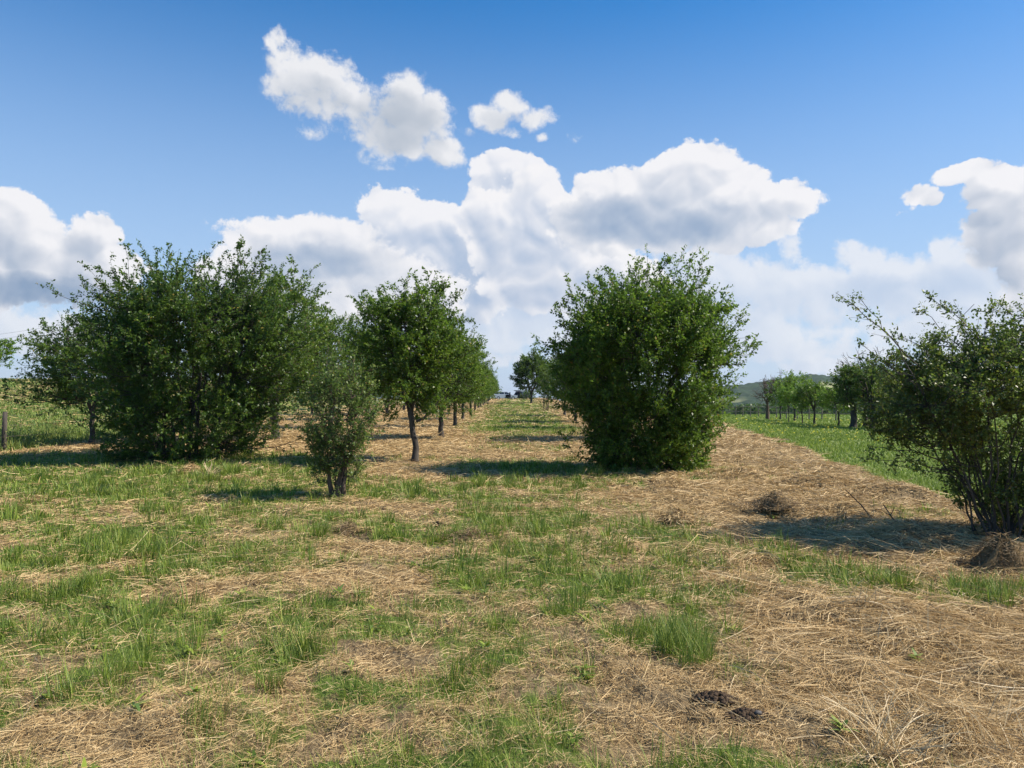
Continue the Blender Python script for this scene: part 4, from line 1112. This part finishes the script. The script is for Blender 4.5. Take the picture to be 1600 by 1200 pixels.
def far_wood():
    global rng
    rng = np.random.default_rng(77)
    parts = []
    n = 150
    px = rng.uniform(1080, 1700, n); d = rng.uniform(190, 340, n)
    for a, b in zip(px, d):
        x = (a - 800) / F * b; z0 = float(zbase(x, b))
        h = rng.uniform(3, 5.2) if a < 1330 else rng.uniform(5, 9); r0 = h * rng.uniform(.32, .5)
        m = int(420)
        dv = rng.normal(0, 1, (m, 3)); dv /= np.linalg.norm(dv, axis=1, keepdims=True)
        lum = 1 + .25 * np.sin(dv[:, 0] * 5 + a) * np.cos(dv[:, 2] * 6 + b)
        P0 = np.array([x, b, z0 + h * .55]) + dv * np.array([r0, r0, h * .46]) * (lum * rng.uniform(.72, 1.0, m))[:, None]
        parts.append(leaves_mesh(P0, dv + rng.normal(0, .6, (m, 3)), np.full(m, .85) * rng.uniform(.6, 1.3, m), aspect=.8))
        parts.append(tube([(x, b, z0 - .2), (x, b, z0 + h * .5)], [.18, .1], 5))
    V, Q = join(parts)
    o = link('woodland', quads_mesh('woodland', V, Q), M_leaf_wood)
    tag(o, 'dark far-off wood in the valley beyond the rail fence', 'wood', kind='stuff')
far_wood()

# ================================================================ hay heaps, soil, sticks, stones
def hay_heap(px, py, r_, h, n, label, mat=None, cone=1.0):
    gx, gy = gp(px, py)
    z0 = float(zg(np.array([gx]), np.array([gy]))[0]) - .02
    t = thing('hay_heap', label, 'hay heap', (gx, gy, z0), group='small heaps of raked hay')
    # core mound
    u = np.linspace(0, 1, 12); a = np.linspace(0, 2 * pi, 24, endpoint=False)
    U, A = np.meshgrid(u, a, indexing='ij')
    rr = U * r_ * .92 * (1 + .15 * np.sin(3 * A + px) + .1 * np.sin(7 * A))
    zz = h * .85 * (1 - U ** 1.15) * (1 + .25 * np.sin(2 * A + px) * U + .15 * np.sin(5 * A + 3 * U)) - .03
    V = np.stack([rr * np.cos(A), rr * np.sin(A), zz], -1).reshape(-1, 3)
    i = np.arange(11 * 24); p_, q_ = i // 24, i % 24; q2 = (q_ + 1) % 24
    Q = np.stack([p_ * 24 + q_, (p_ + 1) * 24 + q_, (p_ + 1) * 24 + q2, p_ * 24 + q2], -1)
    link('core', quads_mesh('core', V, Q, True), M_heap, t)
    uu = np.sqrt(rng.random(n)); aa = rng.uniform(0, 2 * pi, n)
    x = uu * r_ * np.cos(aa); y = uu * r_ * np.sin(aa); z = h * .87 * (1 - uu ** 1.15) * (1 + .25 * np.sin(2 * aa + px) * uu) + rng.uniform(-.02, .02, n)
    sl = -1.1 * h / r_ * uu
    az_ = rng.uniform(0, 2 * pi, n); x = x * (1 + .25 * np.sin(aa * 2 + px)); y = y * (1 + .2 * np.cos(aa * 3 + px)); tail = rng.random(n) < .4; x = np.where(tail, x * 2.0, x); y = np.where(tail, y * 1.5, y); z = np.where(tail, np.maximum(.01, z * .25), z)
    V, Q = strands(x, y, z, az_, sl * .3 * np.cos(az_ - pi / 2 + aa) + rng.normal(.05, .3, n), rng.uniform(.04, .13, n), np.full(n, max(.0035, gy / 731 * .55)), rng.normal(-.3, .5, n), 3, .4, rng.uniform(-1.2, 1.2, n))
    link('straw', quads_mesh('straw', V, Q), mat or M_straw, t)
    return t
M_heap = plain('hay_core', (.16, .11, .055), .95, 0, .1, .5, 30)
M_straw_dark = blade_mat('straw_old', [(.12, .08, .04), (.22, .15, .08), (.32, .235, .13), (.19, .13, .07)], .12, .6, .2)
hay_heap(1208, 803, .25, .21, 1100, 'pointed heap of brown hay at the left tip of the thorny bush shadow', M_straw_dark)
hay_heap(1060, 818, .24, .14, 900, 'low brown hay heap left of the pointed heap')
hay_heap(1562, 890, .38, .44, 3600, 'tall brown hay heap under the thorny bush at the right edge', M_straw_dark)
hay_heap(300, 738, .42, .22, 1100, 'pale hay heap at the foot of the big left bush')
hay_heap(545, 836, .20, .11, 600, 'flat hay heap below the small lone bush', M_straw_dark)
hay_heap(738, 846, .22, .10, 600, 'flat hay heap beside the green tufts in mid field', M_straw_dark)
hay_heap(1155, 790, .22, .10, 600, 'tiny hay heap close left of the pointed heap')

M_soil = plain('soil', (.075, .052, .035), 1.0, 0, .1, .5, 25)
def soil_patch(px, py, r_, h, label):
    gx, gy = gp(px, py); z0 = float(zg(np.array([gx]), np.array([gy]))[0])
    n = 160
    parts = []
    for _ in range(n):
        a, u = rng.uniform(0, 6.3), math.sqrt(rng.random())
        s_ = rng.uniform(.006, .020) * (1.2 - .5 * u)
        c_ = np.array([u * r_ * math.cos(a), u * r_ * .6 * math.sin(a), h * (1 - u) + .005])
        ph_, th_ = np.meshgrid(np.linspace(0, pi, 5), np.linspace(0, 2 * pi, 7)[:-1], indexing='ij')
        P_ = np.stack([np.sin(ph_) * np.cos(th_), np.sin(ph_) * np.sin(th_), np.cos(ph_) * .7], -1) * s_ * rng.uniform(.6, 1.2, ph_.shape)[..., None]
        i = np.arange(4 * 6); p_, q_ = i // 6, i % 6; q2 = (q_ + 1) % 6
        parts.append((P_.reshape(-1, 3) + c_, np.stack([p_ * 6 + q_, (p_ + 1) * 6 + q_, (p_ + 1) * 6 + q2, p_ * 6 + q2], -1)))
    V, Q = join(parts)
    o = link('soil_mound', quads_mesh('soil_mound', V, Q, True), M_soil); o.location = (gx, gy, z0)
    tag(o, label, 'soil mound', 'dark crumbly soil mounds')
soil_patch(1115, 1102, .12, .035, 'dark crumbly soil mound near the bottom, left of the pair')
soil_patch(1168, 1122, .12, .03, 'dark crumbly soil mound with small stones beside it, right of the pair')
soil_patch(685, 822, .13, .05, 'little dark soil mound below the lone small bush, mid field')

M_stone = plain('stone', (.13, .12, .11), .95, 0, .05, .3, 30)
for px, py, s_, lb in ((1183, 1126, .014, 'small grey stone on the dark soil'),):
    gx, gy = gp(px, py); z0 = float(zg(np.array([gx]), np.array([gy]))[0])
    ph_, th_ = np.meshgrid(np.linspace(0, pi, 7), np.linspace(0, 2 * pi, 11)[:-1], indexing='ij')
    P_ = np.stack([np.sin(ph_) * np.cos(th_) * 1.3, np.sin(ph_) * np.sin(th_), np.cos(ph_) * .75], -1) * s_ * (1 + .15 * np.sin(3 * th_ + 2 * ph_))[..., None]
    i = np.arange(60); p_, q_ = i // 10, i % 10; q2 = (q_ + 1) % 10
    o = link('stone', quads_mesh('stone', P_.reshape(-1, 3), np.stack([p_ * 10 + q_, (p_ + 1) * 10 + q_, (p_ + 1) * 10 + q2, p_ * 10 + q2], -1), True), M_stone)
    o.location = (gx, gy, z0 + .03); tag(o, lb, 'stone')

def stick(p, r0, r1, label, twigs_=()):
    g0x, g0y = gp(*p[0]); z0 = float(zg(np.array([g0x]), np.array([g0y]))[0])
    o_ = np.array([g0x, g0y, z0])
    P_ = []
    for (px, py), t in zip(p, np.linspace(0, 1, len(p))):
        P_.append(((px - 800) / F * g0y, g0y + .1 * t, CAMH - (py - HY) / F * g0y))
    P_ = np.array(P_) - o_
    P_[0, 2] -= .04
    V, Q = tube(P_, np.linspace(r0, r1, len(P_)), 6)
    parts = [(V, Q)]
    for k_, dx, dz in twigs_:
        parts.append(tube([P_[k_], P_[k_] + np.array([dx * .6, .02, dz * .5]), P_[k_] + np.array([dx, .03, dz])], [r1, r1 * .8, r1 * .4], 5))
    V, Q = join(parts)
    o = link('stick', quads_mesh('stick', V, Q, True), M_bark_brown); o.location = tuple(o_)
    tag(o, label, 'stick', 'dry sticks poking out of the hay')
stick([(1366, 812), (1348, 790), (1326, 767)], .010, .005, 'thin brown stick leaning left out of the straw before the thorny bush')
stick([(1405, 822), (1394, 806), (1386, 790)], .012, .006, 'short forked dark stick in the shade left of the thorny bush', [(1, .06, .1), (1, -.08, .05)])
stick([(1500, 838), (1470, 826), (1440, 822)], .010, .006, 'pale stick lying flat in the shade of the thorny bush')

# ================================================================ the two cars on the crest
def hull(profile, half, crown=.06, inset=None):
    """side profile (x,z) swept across the width with rounded flanks"""
    pr = np.array(profile, float); n = len(pr)
    ys = np.array([-1, -.985, -.9, -.5, 0, .5, .9, .985, 1]) * half
    cz = pr[:, 1].mean(); V = []
    for yv in ys:
        f = abs(yv) / half
        k_ = 1 - .10 * max(0, (f - .85) / .15) ** 2
        V.append(np.stack([pr[:, 0] * (1 - .015 * max(0, (f - .8) / .2)), np.full(n, yv), (pr[:, 1] - .55) * k_ + .55], -1))
    V = np.concatenate(V)
    i = np.arange((len(ys) - 1) * n); a, b = i // n, i % n; b2 = (b + 1) % n
    Q = np.stack([a * n + b, a * n + b2, (a + 1) * n + b2, (a + 1) * n + b], -1)
    return V, Q
def ngon_obj(name, V, faces, mat, parent, smooth=False):
    me = bpy.data.meshes.new(name); me.from_pydata([tuple(v) for v in V], [], faces); me.materials.append(mat)
    return link(name, me, None, parent)

def car(loc, rz, body_m, label, kind='estate'):
    t = thing('parked_car', label, 'car', loc, rz, 'cars parked on the crest')
    glass = plain('car_glass', (.02, .025, .03), .08, 0, .8, .05); rub = plain('tyre_rubber', (.02, .02, .02), .85, 0, .2)
    rimm = plain('rim', (.5, .5, .52), .35, .8); red = plain('lamp_red', (.35, .02, .015), .2); clr = plain('lamp_clear', (.7, .7, .72), .15)
    lower = [(-2.15, .42), (-2.20, .70), (-2.16, .92), (-1.0, .98), (.9, .96), (1.55, .88), (2.08, .74), (2.20, .58), (2.18, .32), (1.75, .26), (-1.8, .26), (-2.1, .30)]
    V, Q = hull(lower, .86)
    n = len(lower)
    faces = [list(map(int, q)) for q in Q] + [list(range(n)), list(range(8 * n, 9 * n))[::-1]]
    ngon_obj('body', V, faces, body_m, t)
    roof = [(-2.08, .93), (-1.85, 1.30), (-1.65, 1.46), (-.6, 1.50), (.1, 1.47), (.45, 1.36), (1.15, .93)]
    # cabin: narrower towards the top
    def cab(pr, w0, w1):
        pr = np.array(pr); n_ = len(pr); ws = w0 + (w1 - w0) * (pr[:, 1] - .93) / .57
        V = np.concatenate([np.stack([pr[:, 0], s_ * ws, pr[:, 1]], -1) for s_ in (-1, 1)])
        f = [[i, (i + 1) % n_, n_ + (i + 1) % n_, n_ + i] for i in range(n_)] + [list(range(n_))[::-1], list(range(n_, 2 * n_))]
        return V, f
    V, f = cab(roof, .80, .62); ngon_obj('cabin', V, f, body_m, t)
    def sidewin(x0, x1, x2, x3, name):
        for s_ in (-1, 1):
            z0, z1 = .98, 1.36
            y0 = s_ * (.80 - .18 * (z0 - .93) / .57 + .006); y1 = s_ * (.80 - .18 * (z1 - .93) / .57 + .006)
            V = [(x0, y0, z0), (x1, y0, z0), (x2, y1, z1), (x3, y1, z1)]
            V += [(a, b + s_ * .006, c) for a, b, c in V]
            ngon_obj(name, V, [[0, 1, 2, 3], [4, 5, 6, 7], [0, 1, 5, 4], [1, 2, 6, 5], [2, 3, 7, 6], [3, 0, 4, 7]], glass, t)
    sidewin(-1.9, -1.2, -1.2, -1.65, 'window'); sidewin(-1.12, -.25, -.25, -1.12, 'window'); sidewin(-.17, .9, .30, -.17, 'window')
    for nm, a, b in (('windscreen', (1.10, .97), (.47, 1.36)), ('rear_window', (-2.05, 1.0), (-1.86, 1.30))):
        sx = .012 if a[0] > 0 else -.012
        V = [(a[0] + sx, -.72, a[1]), (a[0] + sx, .72, a[1]), (b[0] + sx, .6, b[1]), (b[0] + sx, -.6, b[1])]; V += [(p + sx, q, r__) for p, q, r__ in V]
        ngon_obj(nm, V, [[0, 1, 2, 3], [4, 5, 6, 7], [0, 1, 5, 4], [1, 2, 6, 5], [2, 3, 7, 6], [3, 0, 4, 7]], glass, t)
    for x in (-1.32, 1.38):
        for s_ in (-1, 1):
            a = np.linspace(0, 2 * pi, 20, endpoint=False)
            def disc(r_, y0, y1):
                V = [(x + r_ * math.cos(q), y0, .31 + r_ * math.sin(q)) for q in a] + [(x + r_ * math.cos(q), y1, .31 + r_ * math.sin(q)) for q in a]
                return V, [[i, (i + 1) % 20, 20 + (i + 1) % 20, 20 + i] for i in range(20)] + [list(range(20)), list(range(20, 40))]
            V, f = disc(.31, s_ * .70, s_ * .885); wh = ngon_obj('wheel', V, f, rub, t)
            V, f = disc(.19, s_ * .86, s_ * .895); ngon_obj('rim', V, f, rimm, wh)
    for s_ in (-1, 1):
        V, Q = box(2.06, 2.19, s_ * .72 - .12, s_ * .72 + .12, .60, .74); link('headlight', quads_mesh('headlight', V, Q), clr, t)
        V, Q = box(-2.215, -2.12, s_ * .74 - .09, s_ * .74 + .09, .68, .92); link('tail_light', quads_mesh('tail_light', V, Q), red, t)
    if kind == 'estate':     # near front door swung open, dark inner side
        V, Q = box(0, .06, -.95, 0, .0, .62)
        V = V + np.array([.62, -.88, .34]); dd_ = link('door', quads_mesh('door', V, Q), plain('door_lining', (.03, .03, .03), .8), t)
        V, Q = box(.01, .04, -.80, -.05, .63, 1.0); V = V + np.array([.62, -.88, .34]); link('window', quads_mesh('window', V, Q), glass, dd_)
        V, Q = box(.0, .62, -.868, -.863, .36, .93); link('doorway_shade_panel', quads_mesh('doorway_shade_panel', V, Q), plain('doorway_shade', (.012, .012, .012), .9), t)  # thin black panel on the closed flank paints in the doorway's shade
    else:                    # tailgate raised
        V = [(-1.75, -.6, 1.49), (-1.75, .6, 1.49), (-2.55, .66, 1.66), (-2.55, -.66, 1.66)]; V += [(a_, b_, c_ + .05) for a_, b_, c_ in V]
        ngon_obj('tailgate', V, [[3, 2, 1, 0], [4, 5, 6, 7], [0, 1, 5, 4], [1, 2, 6, 5], [2, 3, 7, 6], [3, 0, 4, 7]], body_m, t)
    return t
silver = plain('silver_paint', (.36, .41, .48), .4, .0, .6, .03); black = plain('black_paint', (.015, .015, .018), .3, .2, .6, .05)
x_, y_, z_ = at(788, 130); car((x_, y_, z_), R(16), silver, 'silver estate car standing side-on on the crest, front door open')
x_, y_, z_ = at(817, 139); car((x_, y_, z_), R(62), black, 'dark car with raised tailgate just right of the silver car', 'hatch')

# ================================================================ air
def haze():
    V, Q = box(-2600, 2600, -400, 2300, -120, 70)
    m = bpy.data.materials.new('haze'); m.use_nodes = True
    nb = NB(m.node_tree); m.node_tree.nodes.remove(m.node_tree.nodes['Principled BSDF'])
    pv = nb.n('ShaderNodeVolumePrincipled'); pv.inputs['Color'].default_value = (.80, .88, 1.0, 1)
    pv.inputs['Density'].default_value = 0.00010; pv.inputs['Anisotropy'].default_value = .2
    nb.put(m.node_tree.nodes['Material Output'].inputs['Volume'], pv.outputs[0])
    o = link('haze', quads_mesh('haze', V, Q), m); tag(o, 'thin blue summer haze over the land', kind='stuff')
haze()
